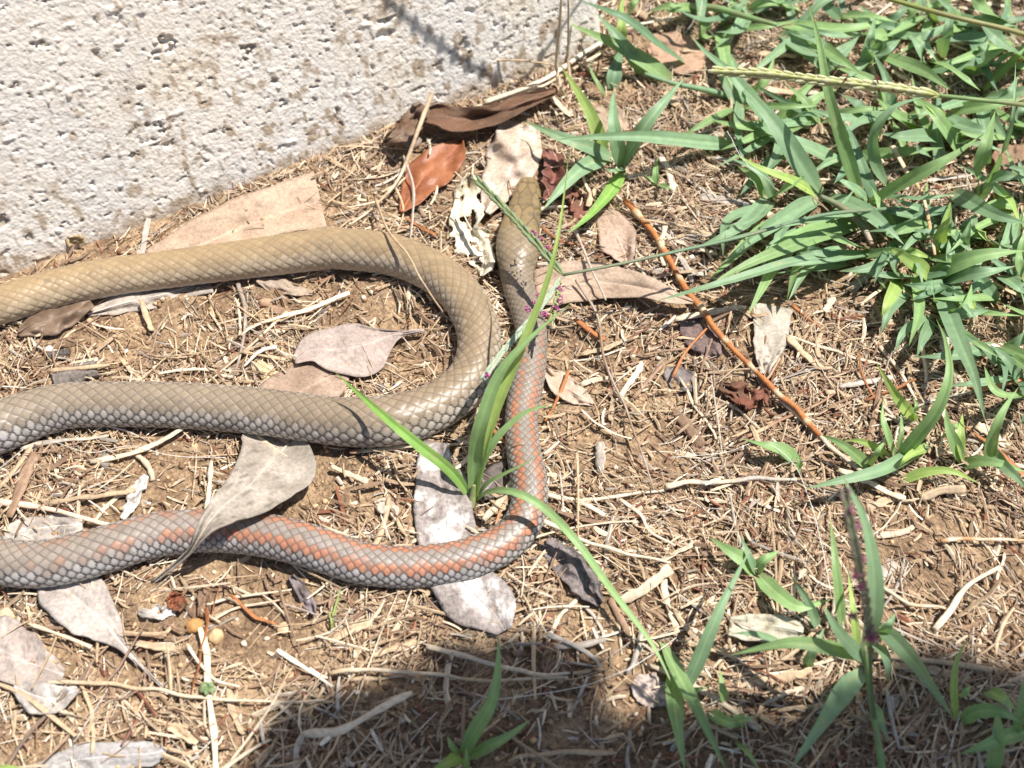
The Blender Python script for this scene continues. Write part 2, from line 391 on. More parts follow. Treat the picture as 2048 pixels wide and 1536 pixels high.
    cz2 = np.where(cz < 0, np.maximum(cz, -0.86)*0.98, cz)
    ca, sa = np.cos(roll)[:, None], np.sin(roll)[:, None]
    X = (Wd*sup+rel)*cx; Z = (ht*sup+rel)*cz2
    Xr = X*ca+Z*sa; Zr = Z*ca-X*sa
    pos = C[:, None, :]+Xr[..., None]*side[:, None, :]+Zr[..., None]*up[:, None, :]
    # ---- colour of the skin
    k_ = K[:, None]+0*TH; lat = np.abs(TH)/math.pi*180
    def prof(xs, cs): return np.stack([np.interp(k_, xs, [c_[q_] for c_ in cs]) for q_ in range(3)], -1)
    kx = [0, 7, 11, 15, 19, 25, 34, 45, 52, 58, 62, 70]
    dors = prof(kx, [(.215,.155,.078),(.235,.175,.10),(.225,.175,.112),(.215,.17,.128),(.24,.20,.16),(.265,.225,.19),(.25,.21,.175),(.255,.205,.15),(.235,.18,.12),(.245,.18,.108),(.26,.19,.105),(.30,.215,.115)])
    flnk = prof(kx, [(.25,.19,.10),(.26,.205,.12),(.25,.20,.13),(.28,.245,.205),(.34,.315,.285),(.40,.385,.37),(.41,.395,.38),(.46,.44,.42),(.42,.385,.34),(.41,.355,.275),(.41,.345,.26),(.40,.32,.21)])
    lt = sst(28, 82, lat+(hsh-0.5)*14)
    col = lerp(dors, flnk, lt); col = col*(0.90+0.2*hsh)[..., None]
    col = lerp(col, np.array([.62,.58,.50]), sst(100, 120, lat)*0.8)
    # orange stripes along two rows each side, patchy, on the fore part
    aj = np.abs(np.where(sjw > NR/2, sjw-NR, sjw))
    amt = np.interp(K, [14.5, 17, 19, 29, 33, 36, 39, 41], [0, .75, 1, 1, .8, .45, .15, 0])[:, None]
    on = (aj == 2)*(0.72+0.28*hs2)+(aj == 3)*(0.35+0.5*(hs2 > 0.4))+(aj == 1)*(hs2 > 0.8)*0.3+(aj == 4)*(hs2 > 0.85)*0.3
    keep = np.where(amt < 0.9, (hsh < amt+0.12)*1.0, 1.0)
    col = lerp(col, np.array([.40,.155,.075])*(0.85+0.3*hs2)[..., None], np.clip(on*amt*keep, 0, 0.80))
    # dark skin in the joints, black wedges at the ends of the flank scales
    thin = np.interp(k_, [0, 10, 16, 22, 45, 56, 60, 64, 75], [.55, .6, .72, .85, .72, .62, .55, .48, .42])
    wed = np.interp(k_, [0, 14, 22, 45, 56, 60, 64, 75], [.1, .5, 1, .95, .95, .6, .4, .2])*(0.15+0.85*sst(25, 55, lat))
    jt = np.maximum(sst(0.82, 0.98, m)*thin*0.85, sst(0.54, 0.70, m)*sst(0.15, 0.27, np.abs(du))*wed)
    jc = prof([0, 14, 20, 45, 56, 62, 70], [(.12,.07,.03),(.05,.035,.025),(.010,.010,.013),(.012,.011,.013),(.03,.02,.016),(.14,.075,.045),(.19,.10,.055)])
    body = lerp(col, jc, jt)
    body = lerp(body, np.array([.62,.60,.57]), (sst(0.90, 0.70, m)*sst(0.55, 0.72, m)*(du > 0.05)*0.10))
    hc = np.array([.215,.155,.075])*(0.90+0.2*_hash(idx.astype(np.int64), idx.astype(np.int64)*0, idx.astype(np.int64)*0, 8))[..., None]
    pp = pos.reshape(-1, 3); mot = fbm(pp, 420, 71, 3).reshape(U.shape)
    hc = lerp(hc, np.array([.13,.10,.065]), sst(0.50, 0.62, mot)*sst(0.35, 0.6, fa)*sst(1.15, 0.9, fa)*0.8)
    hc = lerp(hc, np.array([.10,.062,.03]), seam*0.75)
    hc = lerp(hc, np.array([.55,.47,.30]), sst(88, 108, lat)*0.7)
    body = np.where(is_head[..., None], hc, body)
    # a few smudges of soil and scuffed scales on the bend
    body = lerp(body, np.array([.16,.13,.10]), sst(0.74, 0.82, fbm(pp, 300, 73, 2).reshape(U.shape))*0.5)
    root = empty('snake', (float(C[60, 0]), float(C[60, 1]), float(pos[60, :, 2].min())))
    vv = pos.reshape(-1, 3); ff = grid_faces(nu, nv, True)
    tip = np.array([pos[0].mean(0)+(-T[0])*R[0]*0.35, pos[-1].mean(0)+T[-1]*0.002]); nb = len(vv)
    i = np.arange(nv); cap = [np.stack([np.full(nv, nb), (i+1) % nv, i], 1), np.stack([np.full(nv, nb+1), (nu-1)*nv+i, (nu-1)*nv+(i+1) % nv], 1)]
    me = mesh('body', np.vstack([vv, tip]), [ff]+cap, np.vstack([body.reshape(-1, 3), [[.3,.23,.12], [.3,.23,.12]]]), True, M_SNAKE)
    link('body', me, root)
    # eyes: dark glossy balls let into the sides of the head
    em, nt, b = new_mat('snake_eye'); b.inputs['Base Color'].default_value = (.012,.01,.008,1); b.inputs['Roughness'].default_value = 0.08
    ke = int(np.argmin(np.abs(K-4.0)))
    for sg in (1, -1):
        ce = C[ke]+side[ke]*sg*R[ke]*0.86+up[ke]*R[ke]*0.30; re = R[ke]*0.27
        a = np.linspace(0, math.pi, 9); bb = np.linspace(0, 2*math.pi, 14, endpoint=False)
        e = ce+re*np.stack([np.sin(a)[:, None]*np.cos(bb), np.sin(a)[:, None]*np.sin(bb), np.cos(a)[:, None]+0*bb], -1)
        link('eye', mesh('eye', e.reshape(-1, 3), grid_faces(9, 14, True), None, True, em), root)
    tag(root, 'slender scaly snake, olive brown head, orange-striped neck and tan looping body', 'snake')
    return C, R
SNC, SNR = build_snake()
_sk = slice(0, None, 12)
def over_snake(xy, m=0.0):
    """True where a ground point lies under the snake"""
    xy = np.atleast_2d(xy)[:, :2]; r = np.zeros(len(xy), bool); c = SNC[_sk, :2]; rr = SNR[_sk]
    for k in range(0, len(xy), 4000):
        d = np.linalg.norm(xy[k:k+4000, None, :]-c[None], axis=2)-rr[None]
        r[k:k+4000] = d.min(1) < m
    return r
# ------------------------------------------------------------------ dead leaves
PALE = (.50,.43,.36); PINK = (.47,.37,.29); TAN = (.43,.32,.22); GREY = (.36,.32,.28); CREAM = (.66,.61,.47); RUST = (.36,.13,.05)
UMBER = (.13,.075,.045); DARK = (.13,.105,.095); WHITE = (.68,.66,.60); BROWN = (.24,.145,.09)
LEAFXY = []
def leaf(label, spine, c1, c2=None, lift=0.0012, cup=0.0, wave=0.0012, mat=None, rib=True, ragged=0.10, holes=0.0, speck=0.35, lichen=0.0, zs=None, zabs=False, n=44, m=17, name='dead_leaf', cat='leaf', group=None, thick=0.00028, riblen=1.0):
    """spine rows: photo x, y, half-width one side, half-width other side (px); zs = extra height (m) per row"""
    sp = np.array([list(r)+[r[2]]*(4-len(r)) for r in spine], float); sd = int(rng.integers(1, 9999))
    zc = np.zeros(len(sp)) if zs is None else np.asarray(zs, float)
    q = spline(np.column_stack([sp, zc]), n)
    t = np.gradient(q[:, :2], axis=0); t /= np.linalg.norm(t, axis=1)[:, None]; pr = np.stack([-t[:, 1], t[:, 0]], 1)
    v = np.linspace(-1, 1, m)
    un = np.linspace(0, 1, n)
    edge = lambda side: 1+ragged*2*(fbm(np.column_stack([un*6, np.full(n, side*7.3)]), 1.5, sd, 3)-0.5)*2
    hw = np.where(v[None, :] < 0, (np.maximum(q[:, 2], 0.6)*edge(1))[:, None], (np.maximum(q[:, 3], 0.6)*edge(2))[:, None])
    pix = q[:, None, :2]+pr[:, None, :]*(hw*v[None, :])[..., None]
    g = P(pix, 0.0); lp = np.stack([un[:, None]*4+0*v, v[None, :]*1.2+0*un[:, None]], -1)
    wid = (hw.max(1)*mpp(g[:, m//2]))[:, None]
    z = (0 if zabs else ground_s(g[..., :2]))+lift+q[:, 4:5]+cup*np.abs(v[None, :])**1.7*wid+wave*2*(fbm(lp, 1.1, sd+3, 2)-0.5)*2
    z = z+0.10*wid*np.exp(-(v[None, :]/0.10)**2)*(-0.5)*(1 if rib else 0)
    if not zabs: z = np.maximum(z, ground_s(g[..., :2])+0.0004)
    p = P(pix, z)
    pf = p.reshape(-1, 3)
    if lift < .02 and name == 'dead_leaf': LEAFXY.append(pf[:, :2])
    c2 = c2 or tuple(0.72*x for x in c1)
    col = lerp(np.array(c1), np.array(c2), sst(0.38, 0.68, fbm(pf, 130, sd+5, 3)))
    col = lerp(col, np.array([.09,.065,.05]), sst(0.66, 0.76, vn(pf, 1100, sd+8))*sst(0.35, 0.65, vn(pf, 160, sd+9))*speck)
    if lichen: col = lerp(col, np.array([.74,.71,.66]), sst(0.50, 0.66, fbm(pf, 170, sd+11, 4))*lichen)
    vv = np.tile(v, n); uu = np.repeat(un, m)
    vein = np.abs(np.mod(uu*9+np.abs(vv)*1.6, 1)-0.5)
    col = lerp(col, col*1.18+0.02, sst(0.08, 0.0, vein)*0.5*(np.abs(vv) < 0.92))
    col = lerp(col, col*1.25+0.03, sst(0.10, 0.03, np.abs(vv))*(0.6 if rib else 0))
    col = lerp(col, col*0.75, sst(0.9, 1.0, np.abs(vv))*0.6)
    f = grid_faces(n, m)
    if holes:
        cen = pf[f].mean(1); hn = vn(cen, 260, sd+13); keep = hn > holes; f = f[keep]
    me = mesh(name, pf, f, col, True, mat or M_LEAF)
    o = thing(name, me, label, cat, group)
    md = o.modifiers.new('thickness', 'SOLIDIFY'); md.thickness = thick; md.offset = 0
    if rib:
        k = slice(0, max(4, int(n*riblen))); mid = p[k, m//2]+np.array([0, 0, 0.00012]); rr = np.linspace(0.00042, 0.00016, len(mid))
        if sp[0, 2] > sp[-1, 2]: rr = rr[::-1]
        tv, tf = tube(mid, rr, 6, 0.7); b = Vector(o.location); tv = tv-np.array(b)
        r = bpy.data.objects.new('midrib', mesh('midrib', tv, tf, np.tile(np.array(c1)*1.1, (len(tv), 1)), True, M_STRAW)); COL.objects.link(r); r.parent = o
    return o

leaf('broad tan leaf wedged between the wall foot and the upper coil', [(642,404,48,62),(622,409,50,62),(570,424,42,62),(480,458,34,60),(390,496,28,50),(300,530,20,30)], (.46,.34,.24), (.38,.27,.19), lift=.002, cup=.10, ragged=.05)
leaf('pale grey leaf tip poking out below the upper coil', [(420,560,22),(330,588,22),(250,606,20),(175,628,6)], PALE, lift=.0012, cup=.05)
leaf('glossy brown ribbed leaf half under the upper coil', [(36,668,6),(70,652,24),(110,638,30),(150,620,24),(180,600,14)], (.22,.15,.10), (.15,.10,.065), mat=M_GLOSSLEAF, cup=-.25, lift=.004)
leaf('pale mauve leaf with curled stalk inside the snake loop', [(588,722,6),(625,700,34,26),(680,700,50,50),(730,690,44,62),(768,676,18,34),(800,668,7,8),(848,660,3)], (.43,.35,.30), (.36,.29,.25), lift=.003, cup=.16, ragged=.04)
leaf('flat brown leaf lying under the mauve leaf and middle coil', [(700,722,10),(660,752,42),(600,785,58),(560,815,60),(530,860,50)], (.37,.27,.20), (.30,.21,.15), lift=.0022, wave=.0007, ragged=.05)
leaf('grey leaf bridging from the middle coil over the orange-striped coil', [(566,858,40),(558,884,70),(540,925,82,62),(498,972,66,44),(452,1008,46,30),(420,1042,22,20),(398,1075,11),(384,1098,6),(352,1128,5),(304,1166,3)], (.40,.35,.29), (.30,.26,.21), zs=[0,.0006,.005,.0125,.0172,.0185,.017,.013,.007,.0015], lift=.001, cup=.20, ragged=.09, wave=.0016, speck=.6)
leaf('weathered grey leaf with white lichen, crossed by the striped coil', [(872,884,24),(868,930,40),(885,985,55),(893,1040,60),(892,1090,52),(905,1140,52),(945,1185,66),(985,1225,50),(1008,1262,18)], (.31,.27,.245), (.23,.195,.175), lichen=.75, lift=.0030, ragged=.09, wave=.001, speck=.8, mat=M_BARK)
leaf('dark grey leaf scrap behind the bright green tuft', [(955,1000,10),(985,965,26),(1020,935,24),(1040,910,10)], (.22,.19,.18), DARK, lift=.001)
leaf('glossy rust orange leaf lying near the wall', [(802,424,4),(822,392,24),(848,352,36,38),(878,326,36,42),(906,302,24,32),(924,278,4)], (.33,.125,.052), (.25,.085,.036), mat=M_GLOSSLEAF, lift=.003, cup=.14, ragged=.04, wave=.0014, speck=.5)
leaf('bleached crumpled leaf in front of the snake head', [(1045,246,36,48),(1036,290,50,54),(1022,335,46,52),(1000,378,30,44),(972,425,10)], (.60,.50,.41), (.47,.36,.27), lift=.0048, cup=-.06, wave=.0022, ragged=.08)
leaf('cream skeleton leaf full of holes beside the snake head', [(938,346,6),(936,382,22),(928,425,34,26),(944,462,26,40),(962,500,38,40),(966,532,20,18),(962,552,4)], CREAM, (.60,.53,.38), lift=.003, wave=.0026, ragged=.34, holes=.345, speck=.6, n=70, m=29)
leaf('pinkish oval leaf to the right of the snake head', [(1205,420,10),(1216,440,28),(1235,475,38),(1248,505,26),(1254,528,5)], (.46,.33,.25), (.37,.26,.19), lift=.0014, cup=.06)
leaf('long tan leaf with curled tip beside the snake neck', [(1070,575,34),(1120,570,44,38),(1180,566,44,36),(1240,570,36,26),(1300,580,24,18),(1345,594,14),(1386,604,4)], (.44,.33,.24), (.37,.27,.19), lift=.0022, cup=.12, ragged=.06, zs=[0,0,0,.001,.004,.005,.003])
leaf('dark brown rolled leaf lying along the foot of the wall', [(842,232,10),(880,232,24),(930,238,26),(985,230,20),(1045,206,17),(1110,182,8)], (.16,.085,.05), UMBER, lift=.006, cup=.55, wave=.002)
leaf('dark crumpled leaf rolled up against the wall foot', [(768,286,6),(798,268,18),(826,240,22),(850,212,14)], UMBER, (.20,.14,.10), lift=.006, cup=.5, wave=.003, ragged=.2)
leaf('pale torn leaf fragment speckled black right of the orange reed', [(1550,612,36),(1545,640,36),(1540,680,32),(1534,712,24),(1530,748,8)], (.46,.405,.33), (.41,.36,.29), lift=.0025, ragged=.08, speck=.9, rib=False)
leaf('purplish brown leaf chunk left of the orange reed', [(1372,636,14),(1388,660,28),(1412,685,28),(1438,712,10)], (.19,.135,.12), (.14,.10,.09), lift=.002, cup=-.2, mat=M_BARK, rib=False)
leaf('pale greenish leaf under the grass by the purple seed head', [(1458,1252,18),(1500,1256,28,26),(1560,1254,24,26),(1606,1264,14)], (.49,.455,.345), (.43,.39,.29), lift=.003, cup=.1, ragged=.04)
leaf('charcoal curled bark-like leaf under the arching green blade', [(1096,1078,14),(1116,1110,26),(1150,1145,28),(1178,1180,24),(1202,1208,8)], (.20,.17,.16), (.13,.11,.105), lift=.002, mat=M_BARK, ragged=.2, wave=.002, rib=False)
leaf('pale grey leaf with long stalk below the striped coil', [(84,1140,16),(120,1172,58,54),(170,1212,58,66),(212,1250,36,40),(244,1290,12),(285,1335,4),(326,1376,2.5)], (.46,.41,.36), (.37,.32,.28), lift=.002, cup=.08, ragged=.12)
leaf('large pinkish grey leaf cut by the frame near the lower left', [(-60,1270,40),(0,1300,64,56),(60,1328,50,48),(128,1350,12)], (.43,.36,.31), (.35,.29,.25), lift=.002, cup=.06, ragged=.10)
leaf('pale folded leaf tip beside a dark twig', [(28,1372,10),(70,1392,34),(110,1398,30,26),(156,1378,5)], (.50,.46,.41), GREY, lift=.003, cup=.15)
leaf('bluish grey flat leaf at the bottom near the dark twig', [(80,1545,18),(150,1522,30),(230,1512,28),(300,1508,24),(330,1500,8)], (.42,.40,.38), (.35,.33,.31), lift=.001, ragged=.08)
leaf('pale crumpled leaf above the striped coil by the pink straw', [(8,1068,16),(60,1060,26),(120,1052,24),(165,1050,10)], (.50,.45,.39), GREY, lift=.002, ragged=.15)
leaf('small white torn leaf strip between middle and striped coils', [(292,950,5),(276,980,13),(260,1010,11),(244,1038,4)], WHITE, (.55,.52,.47), lift=.0015, ragged=.25, rib=False)
leaf('slate coloured leaf piece below the purplish chunk', [(1330,742,10),(1362,758,24),(1398,776,10)], (.24,.21,.19), DARK, lift=.0012, rib=False)
leaf('small pale leaf right of the striped neck', [(1092,742,8),(1120,768,24),(1155,790,20),(1186,808,4)], (.48,.38,.29), TAN, lift=.0014, cup=.1)
leaf('reddish tan leaf lying under the grass near the wall corner', [(1300,84,18),(1340,100,38,40),(1385,112,34),(1425,108,14)], (.42,.27,.18), (.36,.24,.16), lift=.002)
leaf('tiny pale triangular leaf piece between the coils and the lichen leaf', [(748,1004,6),(768,1012,17),(786,1020,12),(790,1036,4)], (.55,.45,.36), TAN, lift=.0014, rib=False)
leaf('narrow purple grey leaf below the striped coil', [(582,1152,6),(602,1180,12),(618,1206,13),(628,1228,4)], (.24,.20,.20), DARK, lift=.002, rib=False)
leaf('reddish brown curled leaf scrap near the stalk of the bridging leaf', [(338,1190,10),(352,1202,18),(368,1216,12)], (.25,.085,.04), UMBER, lift=.002, cup=.3, mat=M_GLOSSLEAF, rib=False)
leaf('brown oval leaf scrap right of the reddish scrap', [(404,1160,8),(410,1195,15),(402,1234,8)], (.23,.16,.11), BROWN, lift=.0015, cup=.2)
leaf('small white leaf flake right of the reddish scrap', [(276,1222,8),(310,1226,14),(350,1222,8)], (.58,.54,.49), GREY, lift=.001, ragged=.25, rib=False)
leaf('greyish leaf lying in the shade beside the arching blade', [(1268,1360,12),(1300,1380,34),(1340,1400,14)], (.47,.38,.33), GREY, lift=.0015, ragged=.15)
leaf('curled brown leaf just right of the head beneath green blades', [(1090,300,8),(1110,330,22),(1106,372,20),(1090,400,6)], (.22,.085,.06), (.15,.06,.045), lift=.0025, cup=.35, mat=M_GLOSSLEAF, ragged=.25, rib=False)
leaf('crumpled dark red leaf scrap beside the pinkish oval leaf', [(1130,370,8),(1150,395,20),(1165,425,18),(1150,448,6)], (.20,.085,.06), UMBER, lift=.0025, cup=.3, ragged=.3, wave=.003, rib=False)
leaf('dark red crumbled leaf below the orange reed', [(1440,770,10),(1475,785,24),(1515,800,22),(1550,830,10)], (.20,.08,.05), UMBER, lift=.0025, ragged=.4, wave=.003, holes=.22, rib=False)
leaf('brown folded leaf among the grass at the far right', [(1990,300,14),(2025,320,34),(2075,330,20)], (.30,.20,.12), BROWN, lift=.003, cup=.2)
leaf('dark leaf flake shaded by the top right grass', [(1590,330,10),(1625,345,24),(1660,362,10)], (.26,.18,.13), BROWN, lift=.002)
leaf('pale brown leaf under the upper grass beside the dry stems', [(1190,225,14),(1225,240,30),(1250,262,12)], (.33,.25,.18), TAN, lift=.003, cup=.2)
leaf('small brown leaf tip below the upper coil inside the loop', [(515,556,8),(545,568,17),(590,580,12),(625,586,4)], (.37,.29,.22), TAN, lift=.001)

# wood and bark chips
def chip(label, a, b, wpx, hpx, col, name='wood_chip', cat='wood chip'):
    a = P(a, 0.001); b = P(b, 0.001); k = 14; w = wpx*mpp(a)/2; h = hpx*mpp(a)
    pth = np.linspace(a, b, k); pth[:, 2] = ground_s(pth[:, :2])+h*0.45
    v, f = tube(pth, w, 12, h/(2*w), math.pi/12, 0.10)
    c = np.array(col)*(0.75+0.5*vn(np.repeat(np.arange(12)[None], k, 0).reshape(-1, 1).repeat(2, 1)*1.7+0.3, 1.0, int(a[0]*1e5) % 97))[:, None]
    thing(name, mesh(name, v, f, c, False, M_BARK), label, cat)
chip('pale square-ended wood chip inside the snake loop', (512,728), (560,762), 32, 14, (.62,.48,.28))
chip('dark fibrous stick stub above the middle coil near the frame edge', (112,768), (195,738), 44, 24, (.17,.145,.125), 'stick_stub', 'stick')
chip('blackish bark crumb left of the glossy brown leaf', (95,712), (140,704), 18, 14, (.10,.085,.075), 'bark_crumb', 'bark')

# ------------------------------------------------------------------ hand-placed straws and twigs
def straw(label, pts, wpx, col, col2=None, lift=0.0012, zs=None, name='dry_straw', cat='straw', group=None, sides=7, flat=0.6, bands=0, taper=0.5, jitter=0.10):
    p = np.array(pts, float); zc = np.zeros(len(p)) if zs is None else np.asarray(zs, float)
    n = max(10, int(np.linalg.norm(np.diff(p, axis=0), axis=1).sum()/9)); q = spline(np.column_stack([p, zc]), n)
    sd = int(rng.integers(1, 9999)); un = np.linspace(0, 1, n)
    q[:, 0] += (vn(np.column_stack([un*n/5, un*0]), 1, sd)-0.5)*wpx*0.5; q[:, 1] += (vn(np.column_stack([un*n/5, un*0+5]), 1, sd)-0.5)*wpx*0.5
    g = P(q[:, :2], 0); r = wpx/2*mpp(g); z = ground_s(g[:, :2])+lift+r*flat+q[:, 2]
    g = P(q[:, :2], z)
    prof = np.ones(n)*(1-(1-taper)*un); prof *= 0.85+0.3*vn(np.column_stack([un*n/4, un*0+9]), 1, sd)
    if bands: prof *= 1+0.22*np.exp(-((np.mod(un*bands, 1)-0.5)/0.05)**2)
    v, f = tube(g, r*prof, sides, flat, rng.random()*6, jitter)
    uu = np.repeat(un, sides); st = np.tile(rng.random(sides), n)
    c = np.array(col)*(0.78+0.44*st)[:, None]*(0.85+0.3*vn(np.column_stack([uu*n/3, st*3]), 1, sd+1))[:, None]
    if bands:
        ph = np.mod(uu*bands, 1); c = lerp(c, np.array(col2)*(0.8+0.4*st)[:, None], np.where((ph > 0.42) & (ph < 0.62), 1.0, 0.0)*0.9)
    elif col2: c = lerp(c, np.array(col2), sst(0.5, 0.7, fbm(np.column_stack([uu*5, st]), 1.3, sd+2, 2)))
    return thing(name, mesh(name, v, f, c, True, M_STRAW), label, cat, group)
SP, ST, SB, SG, SR, SW = (.60,.49,.345), (.45,.33,.205), (.25,.16,.10), (.40,.35,.29), (.36,.14,.05), (.70,.62,.49)
straw('orange brown jointed reed running diagonally right of the snake', [(1252,398),(1292,445),(1380,588),(1460,692),(1545,775),(1642,868)], 13, (.42,.16,.05), (.60,.46,.28), .003, None, 'reed_stem', 'reed', bands=8, flat=.9, taper=.9)
straw('frayed pale end of reed beyond the orange jointed reed', [(1560,800),(1640,872),(1735,950)], 15, (.55,.44,.31), SG, .002, taper=.5)
straw('long thin brown twig curving down right of the striped neck', [(1150,560),(1193,631),(1210,723),(1248,809),(1286,911),(1308,978)], 6.5, (.25,.17,.11), SG, .004, None, 'twig', 'twig', flat=.9)
straw('thin grey stalk leaning across the long tan leaf', [(1148,455),(1178,525),(1212,600)], 7, (.42,.36,.29), None, .006, None, 'twig', 'twig', flat=.9)
straw('bent pale stalk leaning on the wall foot by the rust leaf', [(863,188),(836,262),(798,355),(756,405),(700,448)], 9, ST, SP, .002, [.012,.009,.004,.002,0], flat=.9)
straw('thin curled stem beside the rust leaf tip', [(790,372),(806,408),(806,435),(792,470)], 5, ST, None, .003)
straw('thin dry stem lying across the bend of the upper coil', [(752,398),(776,462),(814,508),(841,556),(888,630)], 6.5, (.36,.26,.16), ST, .001, [.004,.0165,.0172,.014,.003], flat=.9)
straw('reddish brown stick right of the striped neck', [(1136,742),(1120,790),(1090,842)], 9, SR, None, .002, None, 'twig', 'twig', flat=.9)
straw('short orange stick touching the inner bend of the striped coil', [(1026,980),(1008,1012),(984,1062)], 11, (.42,.20,.09), ST, .002, None, 'twig', 'twig')
straw('greyish twig below the upper coil inside the loop', [(475,564),(489,628),(485,696),(468,752)], 10, (.27,.21,.17), SG, .002, None, 'twig', 'twig')
straw('pale straw running diagonally inside the snake loop', [(572,622),(492,700),(413,766)], 8, SP, ST, .002)
straw('short pale straw beside the grey twig in the loop', [(552,694),(520,702),(488,732)], 9, SW, None, .003)
straw('pale flat straw just under the middle coil at the frame side', [(40,894),(120,884),(216,870)], 13, SG, SP, .002)
straw('wide pinkish straw above the striped coil', [(-20,1002),(90,1018),(225,1048)], 15, (.60,.44,.34), SP, .002)
straw('long wavy pale stalk near the clover seedling', [(92,1362),(191,1366),(324,1381),(420,1398),(572,1402),(650,1398)], 10, SP, ST, .003)
straw('dark slanting twig below the grey leaf with long stalk', [(10,1536),(60,1470),(104,1419),(150,1368),(222,1284)], 10, (.16,.115,.085), SB, .002, None, 'twig', 'twig')
straw('bright white straw below the striped coil bend', [(553,1300),(608,1334),(668,1372)], 12, SW, None, .003)
straw('thin pale straw forking below the striped coil', [(412,1208),(480,1192),(584,1178)], 7, SP, None, .002)
straw('curved pale straw beside the forking straw', [(425,1240),(476,1214),(560,1200)], 7, SP, ST, .002)
straw('curved straw right of the clover seedling', [(372,1290),(400,1330),(436,1360),(478,1374)], 8, SW, SP, .003)
straw('thick pale grey straw end in the shadow edge', [(1092,1266),(1140,1284),(1188,1314),(1204,1338)], 13, SG, SW, .004)
straw('long pale straw across the shaded mat of stalks', [(856,1292),(920,1308),(993,1330),(1089,1348),(1142,1345)], 12, SP, SG, .005)
straw('long straw beneath the pale one in the shaded mat', [(660,1345),(700,1339),(841,1347),(993,1360),(1138,1354)], 10, SP, ST, .004)
straw('fine pale straw right of the striped bend', [(1096,990),(1154,1000),(1299,984),(1350,969)], 10, SP, SW, .002)
straw('slanting pale straw from the striped bend past the charcoal leaf', [(1088,1040),(1184,1088),(1260,1108),(1340,1124)], 11, SP, None, .004)
straw('hooked pale straw right of the arching blade', [(1237,1000),(1280,1030),(1300,1062),(1350,1092)], 9, SP, SW, .003)
straw('thin upright stalk rising behind the arching blade', [(1154,905),(1156,990),(1157,1078)], 6, ST, None, .005)
straw('reddish white straw along the lower edge of the middle coil', [(700,906),(763,901),(821,892),(940,887),(1008,884)], 9, SP, (.34,.17,.10), .002)
straw('bundle-like wide pale straw left of the lower grass', [(1330,972),(1400,964),(1485,959),(1592,956)], 14, SP, SG, .003)
straw('brown stick crossing the orange jointed reed', [(1491,876),(1560,842),(1635,809),(1704,760)], 9, (.30,.17,.10), ST, .002, None, 'twig', 'twig')
straw('orange brown stub beside the torn leaf fragment', [(1583,612),(1612,634),(1644,660)], 10, SR, None, .002, None, 'twig', 'twig')
straw('orange brown stick at the far right below the grass', [(1950,780),(2000,770),(2070,756)], 12, (.42,.22,.10), SR, .003, None, 'twig', 'twig')
straw('reddish curved stick left of the purplish chunk', [(1346,756),(1372,705),(1412,656)], 8, SR, None, .004, None, 'twig', 'twig')
straw('tall pale dry stalk standing at the wall corner', [(1124,190),(1112,138),(1118,62),(1124,-6)], 9, SP, ST, .002, [0,.012,.030,.045], flat=.95)
straw('second tall dry stalk beside the wall corner', [(1140,170),(1136,110),(1138,30),(1136,-8)], 7, ST, None, .002, [0,.010,.030,.040], flat=.95)
straw('long pale straw lying along the wall foot to the corner', [(968,206),(1060,171),(1163,112),(1248,54),(1352,36)], 11, SW, SP, .005)
straw('second pale straw under the long one at the wall foot', [(950,215),(1030,190),(1120,155),(1210,100)], 10, SP, ST, .003)
straw('thin bowed stem over the wall foot shadow', [(964,121),(1043,120),(1111,130)], 5, ST, None, .003, [.008,.010,.008], flat=.95)
straw('pale jointed stem below the right hand grass', [(1868,1262),(1905,1212),(1943,1167),(2000,1136)], 15, SP, SW, .004)
straw('curved pale stem right of the purple seed head', [(1752,1164),(1806,1202),(1892,1218)], 11, SP, ST, .003)
straw('orange stem stub at the far right edge', [(1880,1082),(1960,1078),(2060,1080)], 10, (.46,.24,.11), SP, .003, None, 'twig', 'twig')
straw('pale wide straw slab beneath the top right seed head', [(1530,178),(1580,184),(1640,190)], 22, SP, ST, .003, flat=.3)
straw('tan dry blade hanging among the right hand grass', [(1785,290),(1810,340),(1850,400),(1868,510)], 11, (.52,.33,.16), SP, .012, flat=.4)
straw('thick brown joint in the right hand grass', [(1700,412),(1725,440),(1745,490)], 17, (.30,.17,.10), SG, .006, flat=.9)
straw('pale stubble stem under the middle grass', [(1826,610),(1845,690),(1850,765)], 13, SP, ST, .003)
straw('pale straw bundle end beside the stubble stem', [(1760,690),(1800,740),(1832,800)], 10, SP, SB, .003)
straw('brown reed piece under the right of the neck', [(1085,455),(1120,480),(1170,492)], 8, (.33,.15,.07), None, .003, None, 'twig', 'twig')
straw('pale split straw right of the head', [(1080,420),(1100,416),(1130,412)], 10, SP, SW, .003)
straw('short dark twig beside the flat bottom leaf', [(560,1180),(575,1230),(600,1300)], 6, SB, None, .003, None, 'twig', 'twig')

